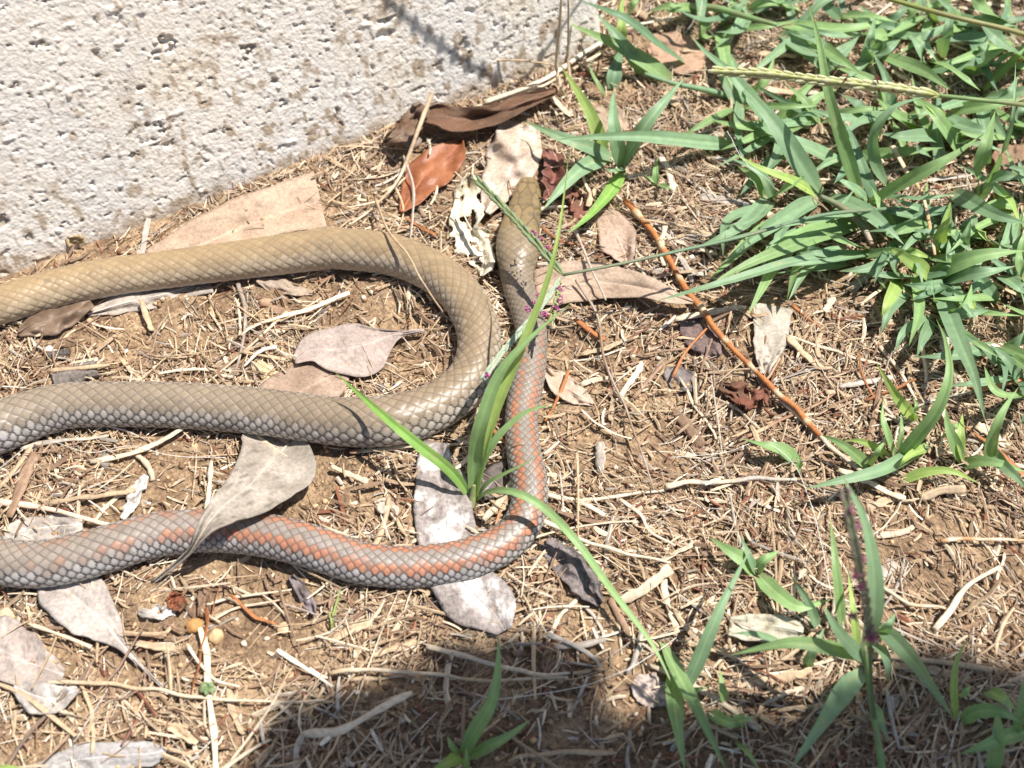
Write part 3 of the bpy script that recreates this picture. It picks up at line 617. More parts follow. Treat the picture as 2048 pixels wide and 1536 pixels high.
# random straws that still read one by one
def leaf_mask(xy):
    """cells of a 2 mm raster that a dead leaf covers"""
    k = np.unique(np.floor(np.vstack(LEAFXY)/0.0022).astype(np.int64)@np.array([100000, 1]))
    return np.isin(np.floor(xy/0.0022).astype(np.int64)@np.array([100000, 1]), k)
def litter_spot(k):
    xy = np.column_stack([rng.uniform(-0.24, 0.24, k*3), rng.uniform(-0.18, 0.28, k*3)])
    xy = xy[~in_wall(xy, 0.004)]; xy = xy[~over_snake(xy, 0.003)]
    xy = xy[(~leaf_mask(xy)) | (rng.random(len(xy)) < 0.1)]
    return xy[:k]
def strand(xy, L, w, ang, bend, z0, tilt, col, flat=0.45, n=9, sides=6):
    t = np.linspace(-0.5, 0.5, n); a = ang+bend*t
    x = np.cumsum(np.cos(a))*L/n; y = np.cumsum(np.sin(a))*L/n; x -= x.mean(); y -= y.mean()
    p = np.column_stack([xy[0]+x, xy[1]+y, np.zeros(n)])
    p[:, 2] = ground_s(p[:, :2])+z0+w*flat*0.5+tilt*np.abs(t+0.5)*L
    r = w/2*(0.7+0.5*rng.random(n)); r[-1] *= 0.6
    v, f = tube(p, r, sides, flat, rng.random()*6, 0.15)
    c = np.array(col)*(0.75+0.5*np.tile(rng.random(sides), n)*0.7+0.3*np.repeat(rng.random(n), sides)*0.5)[:, None]
    return v, f, c
# words for where a loose piece lies: the nearest of some things one can find
MARKS = [((620,400),'by the broad tan wall-foot leaf'),((700,700),'beside the mauve leaf in the loop'),((300,660),'between the upper and middle coils'),((870,340),'near the rust orange leaf'),
 ((1020,310),'near the bleached crumpled leaf'),((940,450),'beside the cream skeleton leaf'),((1230,475),'beside the pinkish oval leaf'),((1200,565),'by the long tan leaf'),((1460,690),'beside the orange jointed reed'),
 ((1545,680),'near the black-speckled torn leaf'),((1250,820),'beside the long thin brown twig'),((1145,780),'right of the striped neck'),((885,1000),'by the lichened grey leaf'),((250,960),'between the middle and striped coils'),
 ((700,960),'by the tiny triangular leaf piece'),((1150,1140),'by the charcoal bark-like leaf'),((1250,1080),'under the arching green blade'),((1400,1000),'beside the wide pale straw bundle'),((160,1220),'by the long-stalked grey leaf'),
 ((60,1330),'near the large pinkish grey leaf'),((415,1375),'near the clover seedling'),((200,1510),'beside the bluish flat leaf'),((430,1260),'near the honey coloured stone'),((600,1330),'beside the bright white straw'),((650,1460),'in the edge of the shade below the clover'),
 ((950,1340),'in the shaded straw mat'),((940,1480),'around the shaded single shoot'),((1150,1400),'in deep shade beside the shaded shoot'),((1300,1400),'at the foot of the arching blade'),((1530,1255),'by the pale greenish leaf'),((1600,1080),'near the broad-leaved low shoot'),
 ((1730,1200),'under the purple seed head'),((1900,1150),'by the pale jointed stem'),((1650,1450),'in the shade below the purple seed head'),((1950,1450),'under the shaded right hand shoots'),((1700,900),'around the lower bright grass'),((1900,900),'among the lower bright grass'),
 ((1800,700),'under the middle grass'),((1600,500),'under the drooping long blades'),((1950,500),'deep in the right hand grass'),((1500,300),'under the broad horizontal blade'),((1700,250),'under the long yellow seed head'),((1950,250),'deep in the upper grass'),((1350,110),'by the reddish tan leaf'),
 ((1550,60),'under the topmost grass'),((1850,60),'beneath the topmost seed stalk'),((1220,230),'by the dry stalks at the wall corner'),((1380,400),'beside the reed top'),((800,700),'on the bare sand in the loop'),((1350,620),'near the purplish leaf chunk')]
_mp = np.array([P(m_[0])[:2] for m_ in MARKS])
def where(xy): return MARKS[int(np.argmin(np.linalg.norm(_mp-np.asarray(xy)[:2], axis=1)))][1]
KINDS = [('pale', SP, 'pale bleached'), ('tan', ST, 'tan'), ('brown', SB, 'dark brown'), ('grey', SG, 'weathered grey'), ('red', SR, 'reddish brown')]
def ribbon(xy, L, w, ang, bend, z0, tilt, col):
    """a split, flattened straw: folded strip with uneven edges"""
    n = 12; t = np.linspace(-0.5, 0.5, n); a = ang+bend*t+0.25*(vn(np.column_stack([t*6+xy[0]*9e3, t*0]), 1, 3)-0.5)*2
    x = np.cumsum(np.cos(a))*L/n; y = np.cumsum(np.sin(a))*L/n; x -= x.mean(); y -= y.mean()
    p = np.column_stack([xy[0]+x, xy[1]+y, np.zeros(n)]); p[:, 2] = ground_s(p[:, :2])+z0+np.abs(tilt)*(t+0.5)*L+0.0006*(vn(np.column_stack([t*5, t*0+xy[1]*9e3]), 1, 4))
    N = np.column_stack([-np.sin(a), np.cos(a), np.zeros(n)]); tw = rng.normal(0, 0.35)+rng.normal(0, 0.5)*t
    N = N*np.cos(tw)[:, None]; N[:, 2] = np.sin(tw)
    prof = (0.75+0.5*rng.random(n)); prof[0] *= 0.8; prof[-1] *= rng.uniform(.35, 1)
    us = np.array([-1, -0.55, 0, 0.55, 1.0]); zz = np.array([0, .30, .5, .30, 0.0])*(0.25 if w > .0015 else 0.8)
    V = p[:, None, :]+N[:, None, :]*(us[None, :]*(w/2*prof)[:, None])[..., None]; V[..., 2] += zz[None]*w*0.6
    lo = V.copy(); lo[..., 2] -= min(w*0.16, .00018)
    V2 = np.concatenate([V, lo[:, ::-1]], 1)          # closed strip, 10 round
    f = grid_faces(n, 10, True)[:, ::-1]
    c = np.array(col)*(0.72+0.55*np.tile(rng.random(10), n)*0.8+0.25*np.repeat(rng.random(n), 10)*0.6)[:, None]
    return V2.reshape(-1, 3), [f, np.arange(10)[None], (np.arange(10)+(n-1)*10)[None, ::-1]], c
spots = litter_spot(275)
for xy in spots:
    k = int(rng.choice(5, p=[.40,.27,.13,.14,.06])); nm, c, lb = KINDS[k]
    L = float(np.clip(rng.lognormal(math.log(0.021), 0.45), 0.009, 0.055)); w = float(rng.uniform(0.0008, 0.0022)); bend = rng.normal(0, 0.42)
    fn = ribbon if rng.random() < 0.72 else strand
    v, f, cc = fn(xy, L, w, rng.uniform(0, math.pi), bend, rng.uniform(0.0008, 0.0032), max(0, rng.normal(0, 0.05)), np.array(c)*rng.uniform(.8, 1.15))
    word = ('long ' if L > 0.030 else 'short ' if L < 0.016 else '')+lb+(' curved' if abs(bend) > 0.9 else '')
    noun = 'straw' if k < 2 else 'twig'
    wh = where(xy)
    thing('dry_straw' if k < 2 else 'dry_twig', mesh('dry_straw', v, f, cc, True, M_STRAW), word+' dry '+noun+' '+wh, noun, 'loose '+nm+' stems '+wh)

# wider split stalks and chips of dry stem, most of them under the grass
wide = [P((px, py))[:2]+rng.normal(0, .004, 2) for px, py in [(1400,120),(1470,150),(1560,120),(1440,230),(1380,270),(1520,260),(1600,180),(1690,140),(1760,170),(1840,120),(1930,150),(1290,60),(1330,200),(1260,290),(1350,350),(1450,400),(1560,440),(1680,340),(1800,380),(1900,330),(1980,420),(1700,560),(1780,620),(1680,640),(1860,700),(1600,700),(1740,760),(1950,640),(1880,860),(1980,900),(1780,980),(1900,1020),(1700,1120),(1980,1200),(1830,1330),(1560,1400),(1240,700),(1190,950),(1390,860),(1440,1130),(1300,1180),(300,900),(520,960),(650,930),(80,960),(350,1480),(480,1500),(700,1250),(250,1320),(560,640),(260,720),(1200,390),(1100,240)]]
for xy in wide:
    if in_wall(np.atleast_2d(xy), .004)[0] or over_snake(xy, .002)[0]: continue
    k = int(rng.choice(4, p=[.25,.5,.15,.1])); c = [SP, ST, SB, SG][k]; L = float(rng.uniform(.009, .026)); w = float(rng.uniform(.0018, .0036)); wh = where(xy)
    v, f, cc = ribbon(xy, L, w, rng.uniform(0, math.pi), rng.normal(0, .15), rng.uniform(.0010, .0030), max(0, rng.normal(0, .05)), np.array(c)*rng.uniform(.85, 1.1))
    thing('stalk_chip', mesh('stalk_chip', v, f, cc, True, M_STRAW), 'flat wide '+['pale','tan','dark brown','grey'][k]+' split stalk chip '+wh, 'stalk chip', 'wide stalk chips '+wh)

# ------------------------------------------------------------------ uncountable litter: fine straw, crumbs of soil, sand grains
def sandy(xy):
    r = np.zeros(len(xy))
    for (px, py, rad) in ((700,600,.016),(790,700,.014),(580,580,.014),(620,950,.012),(700,980,.012),(1290,900,.02),(520,1230,.018),(330,930,.012),(1180,900,.014),(300,640,.012)):
        c = P((px, py))[:2]; r = np.maximum(r, sst(rad*1.5, rad*0.5, np.linalg.norm(xy-c, axis=1)))
    return r
def fine_straw(n, Lm=0.0070, Ls=0.62, wm=0.00050, bsd=0.42, pr=(.20,.05,.22,.15,.13,.09,.07,.03,.06), hi=0.0030):
    xy = np.column_stack([rng.uniform(-0.29, 0.29, n), rng.uniform(-0.21, 0.34, n)])
    xy = xy[~in_wall(xy, 0.0015)]; xy = xy[~over_snake(xy, -0.002)]
    dens = 0.30+0.9*sst(0.35, 0.62, fbm(xy, 26, 81, 3)); dens = dens*(1-0.8*sandy(xy))
    xy = xy[rng.random(len(xy)) < dens]; xy = xy[(~leaf_mask(xy)) | (rng.random(len(xy)) < 0.05)]; n = len(xy)
    L = np.clip(rng.lognormal(math.log(Lm), Ls, n), 0.0015, 0.045); w = np.clip(rng.lognormal(math.log(wm), 0.5, n), 0.0002, 0.0019)
    w = np.minimum(w, L*0.35)
    big = vn(xy, 16, 83)
    ang = big*math.pi*1.5+rng.normal(0, 0.9, n); bend = rng.normal(0, bsd, n)
    K = 4; t = np.linspace(-0.5, 0.5, K)
    a = ang[:, None]+bend[:, None]*t[None]
    dx = np.cos(a)*L[:, None]/(K-1); dy = np.sin(a)*L[:, None]/(K-1)
    x = np.cumsum(dx, 1); y = np.cumsum(dy, 1); x -= x.mean(1, keepdims=True); y -= y.mean(1, keepdims=True)
    px = xy[:, :1]+x; py = xy[:, 1:]+y
    lay = rng.random(n)**1.5*hi
    tl = rng.normal(0, 0.13, n)
    pz = ground_s(np.stack([px, py], -1))+0.0004+lay[:, None]+tl[:, None]*t[None]*L[:, None]
    pz = np.maximum(pz, ground_s(np.stack([px, py], -1))-0.0004)
    wp = w[:, None]*np.array([0.7, 1, 1.0, 0.6])[None]*0.5
    nx, ny = -np.sin(a), np.cos(a); tw = rng.normal(0, 0.5, n)[:, None]
    Lx = np.stack([px+nx*wp*np.cos(tw), py+ny*wp*np.cos(tw), pz+wp*np.sin(tw)], -1)
    Rx = np.stack([px-nx*wp*np.cos(tw), py-ny*wp*np.cos(tw), pz-wp*np.sin(tw)], -1)
    Cx = np.stack([px, py, pz+wp*0.75], -1)
    V = np.stack([Lx, Cx, Rx], 2)                      # n,K,3,3
    base = (np.arange(n)*K*3)[:, None]
    gf = grid_faces(K, 3); F = base[:, :, None]+gf[None]
    pal = np.array([SP, SW, ST, ST, SB, SB, SG, (.22,.09,.05), (.36,.25,.16)]); pi = rng.choice(9, n, p=pr)
    c = pal[pi]*rng.uniform(.75, 1.2, (n, 1))
    c = np.repeat(c, K*3, 0)*(0.85+0.3*rng.random((n*K, 1))).repeat(3, 0)
    return V.reshape(-1, 3), F.reshape(-1, 4), c
v, f, c = fine_straw(92000)
v2, f2, c2 = fine_straw(62000, 0.0032, 0.5, 0.0008, 0.5, (.10,.02,.20,.17,.20,.16,.05,.05,.05), 0.0022)
v, f, c = np.vstack([v, v2]), np.vstack([f, f2+len(v)]), np.vstack([c, c2])
tag(link('straw_litter', mesh('straw_litter', v, f, c, False, M_STRAW)), 'fine matted dry straw and root litter strewn over the soil', 'litter', kind='stuff')
def crumbs(n, lo, hi, pal, pr, sink=0.35):
    xy = np.column_stack([rng.uniform(-0.28, 0.28, n), rng.uniform(-0.20, 0.33, n)])
    xy = xy[~in_wall(xy, 0.001)]; xy = xy[~over_snake(xy, -0.002)]
    xy = xy[rng.random(len(xy)) < 0.35+0.65*np.maximum(sandy(xy), sst(0.4, 0.6, vn(xy, 40, 87)))]; n = len(xy)
    r = np.exp(rng.uniform(math.log(lo), math.log(hi), n))
    ph = (1+5**.5)/2
    ico = np.array([(-1,ph,0),(1,ph,0),(-1,-ph,0),(1,-ph,0),(0,-1,ph),(0,1,ph),(0,-1,-ph),(0,1,-ph),(ph,0,-1),(ph,0,1),(-ph,0,-1),(-ph,0,1)])/math.sqrt(1+ph*ph)
    tri = np.array([(0,11,5),(0,5,1),(0,1,7),(0,7,10),(0,10,11),(1,5,9),(5,11,4),(11,10,2),(10,7,6),(7,1,8),(3,9,4),(3,4,2),(3,2,6),(3,6,8),(3,8,9),(4,9,5),(2,4,11),(6,2,10),(8,6,7),(9,8,1)])
    A = rng.uniform(0, 2*math.pi, n); sc = rng.uniform(.65, 1.25, (n, 3)); sc[:, 2] *= .8
    V = ico[None]*sc[:, None, :]*(1+0.28*(rng.random((n, 12, 1))-0.5)*2)
    x = V[..., 0]*np.cos(A)[:, None]-V[..., 1]*np.sin(A)[:, None]; y = V[..., 0]*np.sin(A)[:, None]+V[..., 1]*np.cos(A)[:, None]
    V = np.stack([x, y, V[..., 2]], -1)*r[:, None, None]
    V[..., :2] += xy[:, None, :]; V[..., 2] += (ground_h(xy)+r*sink)[:, None]
    F = (np.arange(n)*12)[:, None, None]+tri[None]
    pal = np.array(pal); c = pal[rng.choice(len(pal), n, p=pr)]*rng.uniform(.75, 1.25, (n, 1))
    return V.reshape(-1, 3), F.reshape(-1, 3), np.repeat(c, 12, 0)
v, f, c = crumbs(30000, 0.00022, 0.0011, [(.46,.31,.17),(.36,.24,.14),(.24,.15,.09),(.62,.52,.38),(.14,.09,.06)], [.34,.28,.2,.1,.08])
tag(link('soil_grit', mesh('soil_grit', v, f, c, True, M_GRIT)), 'sand grains and small soil crumbs between the straw', 'soil', kind='stuff')

# pebbles that can be told apart
def pebble(px, py, wpx, col, label, group=None, flat=0.7):
    g = P((px, py)); r = wpx/2*mpp(g); sd = int(rng.integers(1, 9999))
    a = np.linspace(0, math.pi, 10); b = np.linspace(0, 2*math.pi, 16, endpoint=False)
    d = np.stack([np.sin(a)[:, None]*np.cos(b), np.sin(a)[:, None]*np.sin(b), np.cos(a)[:, None]+0*b], -1).reshape(-1, 3)
    rr = 1+0.45*(fbm(d+sd, 1.6, sd, 2)-0.5)
    p = d*rr[:, None]*r*np.array([1, rng.uniform(.7, .95), flat]); k = rng.random()*6
    p = np.column_stack([p[:, 0]*math.cos(k)-p[:, 1]*math.sin(k), p[:, 0]*math.sin(k)+p[:, 1]*math.cos(k), p[:, 2]])+np.array([g[0], g[1], ground_s(g[:2])+r*flat*0.55])
    c = np.array(col)*(0.8+0.4*fbm(p, 500, sd, 2))[:, None]
    thing('pebble', mesh('pebble', p, grid_faces(10, 16, True), c, True, M_STONE), label, 'pebble', group)
pebble(14, 1236, 44, (.56,.42,.27), 'large sandy yellow stone left of the long-stalked grey leaf')
pebble(434, 1276, 36, (.55,.38,.20), 'honey coloured angular stone below the striped coil')
pebble(568, 1256, 30, (.58,.43,.26), 'pale yellow pebble right of the honey coloured stone')
pebble(390, 1254, 34, (.42,.22,.08), 'amber brown seed-like pebble beside the honey coloured stone')
pebble(757, 778, 30, (.15,.12,.10), 'dark soil nodule above the middle coil beside the flat brown leaf')
pebble(215, 930, 34, (.24,.21,.18), 'dull grey stone below the middle coil')
pebble(532, 606, 30, (.40,.26,.16), 'rounded tan clod inside the loop under the upper coil')
pebble(390, 894, 20, (.50,.36,.20), 'small yellow pebble just under the middle coil')
pebble(825, 290, 40, (.24,.19,.15), 'grey brown clod above the rust orange leaf', flat=.5)
pebble(965, 330, 18, (.20,.17,.15), 'small dark stone between the rust leaf and the bleached leaf')
pebble(1500, 355, 46, (.30,.14,.08), 'reddish clod shaded by the grass right of the oval leaf', flat=.5)
for (px, py, w) in ((250,700,11),(100,700,17),(1490,420,22),(1178,468,14),(1330,462,10),(870,925,12),(1208,850,10),(790,470,9),(566,452,13),(574,462,10),(1252,800,9),(1382,520,12),(300,1010,9),(640,466,9)):
    pebble(px, py, w, (.80,.79,.76), 'small bright white stone fleck lying on the litter', 'white stone flecks')
sp = litter_spot(26)
for xy in sp:
    d = np.array([xy[0], xy[1], 0])-CAM; pxy = (W0/2+FPX*(d@RIGHT)/(d@FWD), H0/2-FPX*(d@UPV)/(d@FWD))
    pebble(pxy[0], pxy[1], rng.uniform(11, 22), [(.52,.38,.22),(.34,.23,.14),(.26,.19,.14)][int(rng.integers(3))], 'small sandy brown soil nodule '+where(xy), 'soil nodules '+where(xy))
# ------------------------------------------------------------------ living grass
BLUE = (.215,.335,.185); MID = (.235,.365,.145); LIME = (.31,.43,.12); DEEP = (.15,.255,.14); BRIGHT = (.22,.39,.09); YEL = (.36,.42,.10)
def Z(ox, oy, s):
    return lambda *pts: [(ox+x/s, oy+y/s) for x, y in pts]
R2 = Z(650, 0, 2.926); R3 = Z(1348, 0, 2.926); R6 = Z(1348, 450, 2.926); R9 = Z(1348, 950, 2.621); R8 = Z(650, 950, 2.621)
Q1 = Z(1200, 0, 4.096); Q2 = Z(1600, 0, 4.571); Q3 = Z(1600, 300, 4.571)
def ground_under(px): g = P(px, 0.0); return P(px, float(ground_s(g[:2])))
def blade_mesh(pts, wpx, col, H=0.014, droop=0.006, z0=0.001, zs=None, fold=0.22, tipc=None, n=24, m=9, twist=None, basew=0.62, sharp=1.45):
    p = np.array(pts, float); sd = int(rng.integers(1, 9999))
    zc = np.zeros(len(p)) if zs is None else np.asarray(zs, float)
    q = spline(np.column_stack([p, zc]), n); t = np.linspace(0, 1, n)
    g = P(q[:, :2], 0.0); gz = ground_s(g[:, :2])
    z = gz+z0+(q[:, 2] if zs is not None else H*np.sin(np.minimum(t*1.25, 1)*math.pi/2)-droop*t**2)
    z = np.maximum(z, gz+0.0006); c = P(q[:, :2], z)
    T = np.gradient(c, axis=0); T /= np.linalg.norm(T, axis=1)[:, None]+1e-12
    toc = CAM-c; toc /= np.linalg.norm(toc, axis=1)[:, None]
    N = np.array([0, 0, 1.0])*0.75+toc*0.45
    tw = (rng.normal(0, 0.28) if twist is None else twist)+rng.normal(0, 0.5)*(t-0.4)
    S = np.cross(T, N); S /= np.linalg.norm(S, axis=1)[:, None]; U = np.cross(S, T)
    S, U = S*np.cos(tw)[:, None]+U*np.sin(tw)[:, None], U*np.cos(tw)[:, None]-S*np.sin(tw)[:, None]
    prof = (basew+(1-basew)*sst(0, 0.18, t))*(1-np.clip((t-0.22)/0.78, 0, 1)**sharp)
    prof *= 1+0.06*(vn(np.column_stack([t*7, t*0]), 1, sd)-0.5)*2
    hw = wpx/2*mpp(c)*np.maximum(prof, 0.02)
    v = np.linspace(-1, 1, m)
    wavy = 0.10*np.sin(t*9+sd)[:, None]*np.abs(v)[None]**2*np.sign(v)[None]
    pos = c[:, None, :]+S[:, None, :]*(hw[:, None]*v[None])[..., None]+U[:, None, :]*(hw[:, None]*(fold*np.abs(v)[None]+wavy))[..., None]
    col = np.array(col); vv = np.tile(v, n); tt = np.repeat(t, m)
    strip = vn(np.column_stack([vv*4.2+9, tt*0.8]), 1, sd+2)
    c_ = col*(0.86+0.28*strip)[:, None]*(0.92+0.16*vn(np.column_stack([tt*4, vv]), 1, sd+3))[:, None]
    c_ = lerp(c_, c_*1.25+np.array([.035,.035,.012]), np.exp(-(vv/0.13)**2)*0.55)
    c_ = lerp(c_, np.array(tipc or (.30,.30,.10)), sst(0.90, 1.0, tt)*0.5)
    c_ = lerp(c_, np.array([.42,.44,.22]), sst(0.10, 0.0, tt)*0.45)
    c_ = lerp(c_, np.array([.45,.43,.20]), sst(0.78, 0.86, vn(pos.reshape(-1, 3), 900, sd+5))*0.45*(rng.random() < 0.4))
    return mesh('blade', pos.reshape(-1, 3), grid_faces(n, m), c_, True, M_GRASS)
def stem_mesh(pts, wpx, col, zs, name='stem', taper=0.5):
    p = np.array(pts, float); q = spline(np.column_stack([p, np.asarray(zs, float)]), 26); g = P(q[:, :2], 0.0)
    c = P(q[:, :2], ground_s(g[:, :2])+0.0008+q[:, 2]); r = wpx/2*mpp(c)*np.linspace(1, taper, 26)
    v, f = tube(c, r, 9, 0.9); tt = np.repeat(np.linspace(0, 1, 26), 9)
    cc = np.array(col)*(0.85+0.3*np.tile(rng.random(9), 26))[:, None]
    cc = lerp(cc, np.array([.30,.20,.14]), sst(0.6, 0.8, vn(np.column_stack([tt*7, tt*0]), 1, int(wpx*77)))*0.35)
    return mesh(name, v, f, cc, True, M_GRASS), c
def plant(label, base, blades, col=BLUE, H=0.014, droop=0.006, group=None, name='grass_plant', cat='grass', stems=(), z0=0.001):
    """blades: (pixel points from base to tip, width px[, options])"""
    b = ground_under(base); root = empty(name, b)
    for e in blades:
        o = dict(e[2]) if len(e) > 2 else {}
        c = np.array(o.pop('col', col))*rng.uniform(.88, 1.12); o.setdefault('H', H*rng.uniform(.75, 1.25)); o.setdefault('droop', droop); o.setdefault('z0', z0)
        link('blade', blade_mesh(e[0], e[1], c, **o), root)
    for (pts, w, zs, c) in stems: link('stem', stem_mesh(pts, w, c, zs)[0], root)
    tag(root, label, cat, group); return root

# the bright tuft standing beside the snake
G = plant('bright green sedge tuft with narrow arching blades between the coils', (945,1002), [
  ([(944,1000),(905,945),(840,892),(760,825),(668,742)], 24, dict(zs=[0,.010,.018,.023,.025], col=BRIGHT, sharp=1.9)),
  ([(946,1000),(950,920),(962,850),(1000,748),(1062,676),(1142,606)], 30, dict(zs=[0,.014,.028,.040,.047,.050], col=MID, sharp=1.6, fold=.3)),
  ([(948,1000),(968,880),(1026,736),(1057,662),(1098,552),(1121,445),(1139,296)], 30, dict(zs=[0,.016,.034,.042,.054,.064,.074], col=LIME, sharp=0.75, fold=.25)),
  ([(950,998),(962,930),(992,878),(1035,835),(1075,815),(1116,812)], 19, dict(zs=[0,.011,.020,.026,.029,.030], col=MID)),
  ([(952,998),(975,968),(1010,948),(1052,926),(1082,903)], 15, dict(zs=[0,.008,.015,.020,.023], col=MID, tipc=(.55,.45,.05))),
  ([(952,1000),(975,984),(1020,982),(1080,1010),(1150,1080),(1230,1190),(1305,1290),(1352,1385)], 17, dict(zs=[0,.010,.018,.018,.010,.009,.008,.006], col=MID, sharp=2.6)),
  ([(948,1000),(956,960),(972,900),(985,850)], 16, dict(zs=[0,.008,.018,.026], col=LIME)),
  ], MID, name='sedge_tuft', cat='sedge', stems=[([(943,1014),(945,994),(948,970)], 17, [0,.003,.007], (.33,.41,.15))])

# near-wall plant just above the head
plant('bluish grass shoot spreading beside the snake head', R2((1745,990))[0], [
  (R2((1640,905),(1560,680),(1450,490),(1385,395)), 28, dict(col=LIME, H=.020)), (R2((1740,980),(1700,800),(1685,640),(1692,505)), 32, dict(H=.024)),
  (R2((1735,985),(1800,860),(1900,700),(2048,520),(2110,450)), 34, dict(H=.030)), (R2((1740,1000),(1680,1110),(1560,1250),(1420,1370)), 28, dict(col=BRIGHT, H=.016)),
  (R2((1690,930),(1560,870),(1350,790),(1160,708)), 30, dict(H=.018)), (R2((1650,925),(1520,975),(1400,1080),(1268,1235)), 32, dict(H=.016)),
  (R2((2420,850),(2200,830),(1900,800),(1600,800),(1330,820)), 30, dict(H=.026)), (R2((1760,990),(1680,1000),(1630,985)), 12, {})], BLUE)
plant('pale green shoot with broad speckled blades at the wall corner', R2((1760,330))[0], [
  (R2((1870,440),(1790,320),(1700,200),(1580,70)), 30, dict(col=BLUE, H=.024)), (R2((2030,480),(1900,380),(1700,260),(1405,130)), 34, dict(col=MID, H=.020)),
  (R2((1680,520),(1700,400),(1750,250)), 30, dict(col=DEEP, H=.010)), (R2((2110,370),(1950,260),(1760,110),(1470,-5)), 26, dict(col=DEEP, H=.034)),
  (R2((1720,330),(1735,180),(1745,20)), 26, dict(col=LIME, H=.02)), (R2((1760,120),(1800,30),(1860,-40)), 20, dict(col=MID)), (R2((1900,75),(1990,40),(2100,30)), 24, dict(col=MID)),
  (R2((1640,560),(1560,420),(1570,340)), 10, {})], MID, stems=[(R2((2360,560),(2200,520),(2030,485),(1870,430)), 15, [.002,.008,.012,.016], BLUE), (R2((1745,330),(1750,200),(1725,60),(1760,-30)), 13, [0,.010,.018,.02], LIME)])
plant('short broad seedling under the bluish shoot', R2((1950,1090))[0], [(R2((1945,1085),(1935,1000),(1950,915)), 15, {}), (R2((1950,1080),(1990,1090),(2030,1110)), 14, {}), (R2((1940,1080),(1900,1040),(1870,1030)), 10, {})], MID, H=.008, name='grass_seedling', cat='seedling')

# the big tussock, upper right
plant('broad-bladed grass clump with a yellow green long leaf, left of the tussock', R3((860,1155))[0], [
  (R3((860,1150),(740,960),(600,740),(450,560),(300,430)), 42, dict(H=.030)), (R3((850,1150),(700,1060),(520,990),(345,895)), 22, dict(col=LIME, H=.022)),
  (R3((850,1160),(690,1240),(480,1380),(270,1550)), 34, dict(H=.018)), (R3((890,1150),(1050,1200),(1200,1290),(1345,1430)), 38, dict(H=.022)),
  (R3((1000,970),(820,880),(640,800),(380,690)), 36, dict(col=BLUE, H=.016)), (R3((620,860),(500,640),(330,430),(180,300),(95,205)), 30, dict(col=BLUE, H=.034)),
  (R3((830,1190),(740,1230),(640,1330),(560,1520)), 34, dict(col=BLUE, H=.012)), (R3((660,880),(560,960),(470,1040),(380,1150)), 28, dict(col=DEEP, H=.010))],
  BLUE, stems=[(R3((1160,1400),(1080,1290),(960,1200),(860,1150)), 22, [.002,.010,.016,.020], (.22,.25,.14))])
plant('tall grass clump with a wide bright leaf crossing the tussock', R3((1140,1200))[0], [
  (R3((1130,1200),(1280,1110),(1480,1000),(1650,900),(1812,785)), 38, dict(col=MID, H=.036)), (R3((1150,1170),(1300,1160),(1450,1165),(1660,1135)), 34, dict(H=.030, col=BLUE)),
  (R3((1630,1120),(1760,1200),(1890,1260),(2070,1310)), 36, dict(H=.026)), (R3((1100,1180),(1040,1000),(970,780),(905,540),(850,250),(778,-10)), 28, dict(H=.050, col=MID)),
  (R3((1140,1180),(1080,1120),(1000,1070),(905,1005)), 22, dict(H=.016)), (R3((1300,1215),(1000,1260),(600,1330),(280,1400)), 12, dict(H=.03, col=BLUE)),
  (R3((1080,1290),(860,1340),(640,1430),(440,1560),(330,1640)), 36, dict(H=.020, col=MID)), (R3((1200,1300),(1380,1260),(1560,1230),(1700,1180)), 34, dict(H=.014, col=DEEP)),
  (R3((1260,1100),(1180,960),(1170,800),(1260,650),(1420,580),(1560,560)), 24, dict(H=.040, col=BLUE)), (R3((1180,1180),(1110,1000),(1040,800),(980,690)), 26, dict(H=.018, col=DEEP))], BLUE)
plant('upright bluish grass clump in the middle of the tussock', R3((1580,1000))[0], [
  (R3((1580,860),(1500,800),(1350,800),(1195,780)), 36, dict(col=BLUE)), (R3((1680,900),(1580,740),(1480,620),(1380,560)), 36, dict(col=MID, H=.022)),
  (R3((1450,760),(1380,720),(1280,660),(1185,575)), 34, dict(col=MID, H=.02)), (R3((1580,700),(1700,740),(1830,770),(1900,790)), 36, dict(col=BLUE)),
  (R3((1760,1170),(1790,1000),(1830,830),(1880,650)), 40, dict(col=MID, H=.040)), (R3((1780,1170),(1850,1060),(1930,1030),(2070,1040)), 34, dict(col=BLUE, H=.028)),
  (R3((1700,1400),(1740,1310),(1770,1250)), 40, dict(col=BLUE, H=.014)), (R3((1560,1480),(1590,1330),(1620,1170)), 28, dict(col=MID)), (R3((1800,1140),(1900,950),(1980,700),(2000,360)), 12, dict(H=.06, col=BLUE)),
  (R3((1890,1120),(1960,1180),(2010,1290),(1990,1330)), 28, dict(col=LIME, H=.022)), (R3((1560,1000),(1540,800),(1530,620)), 26, dict(col=BLUE, H=.012)), (R3((1500,910),(1440,880),(1420,840)), 18, {})], BLUE, H=.022)
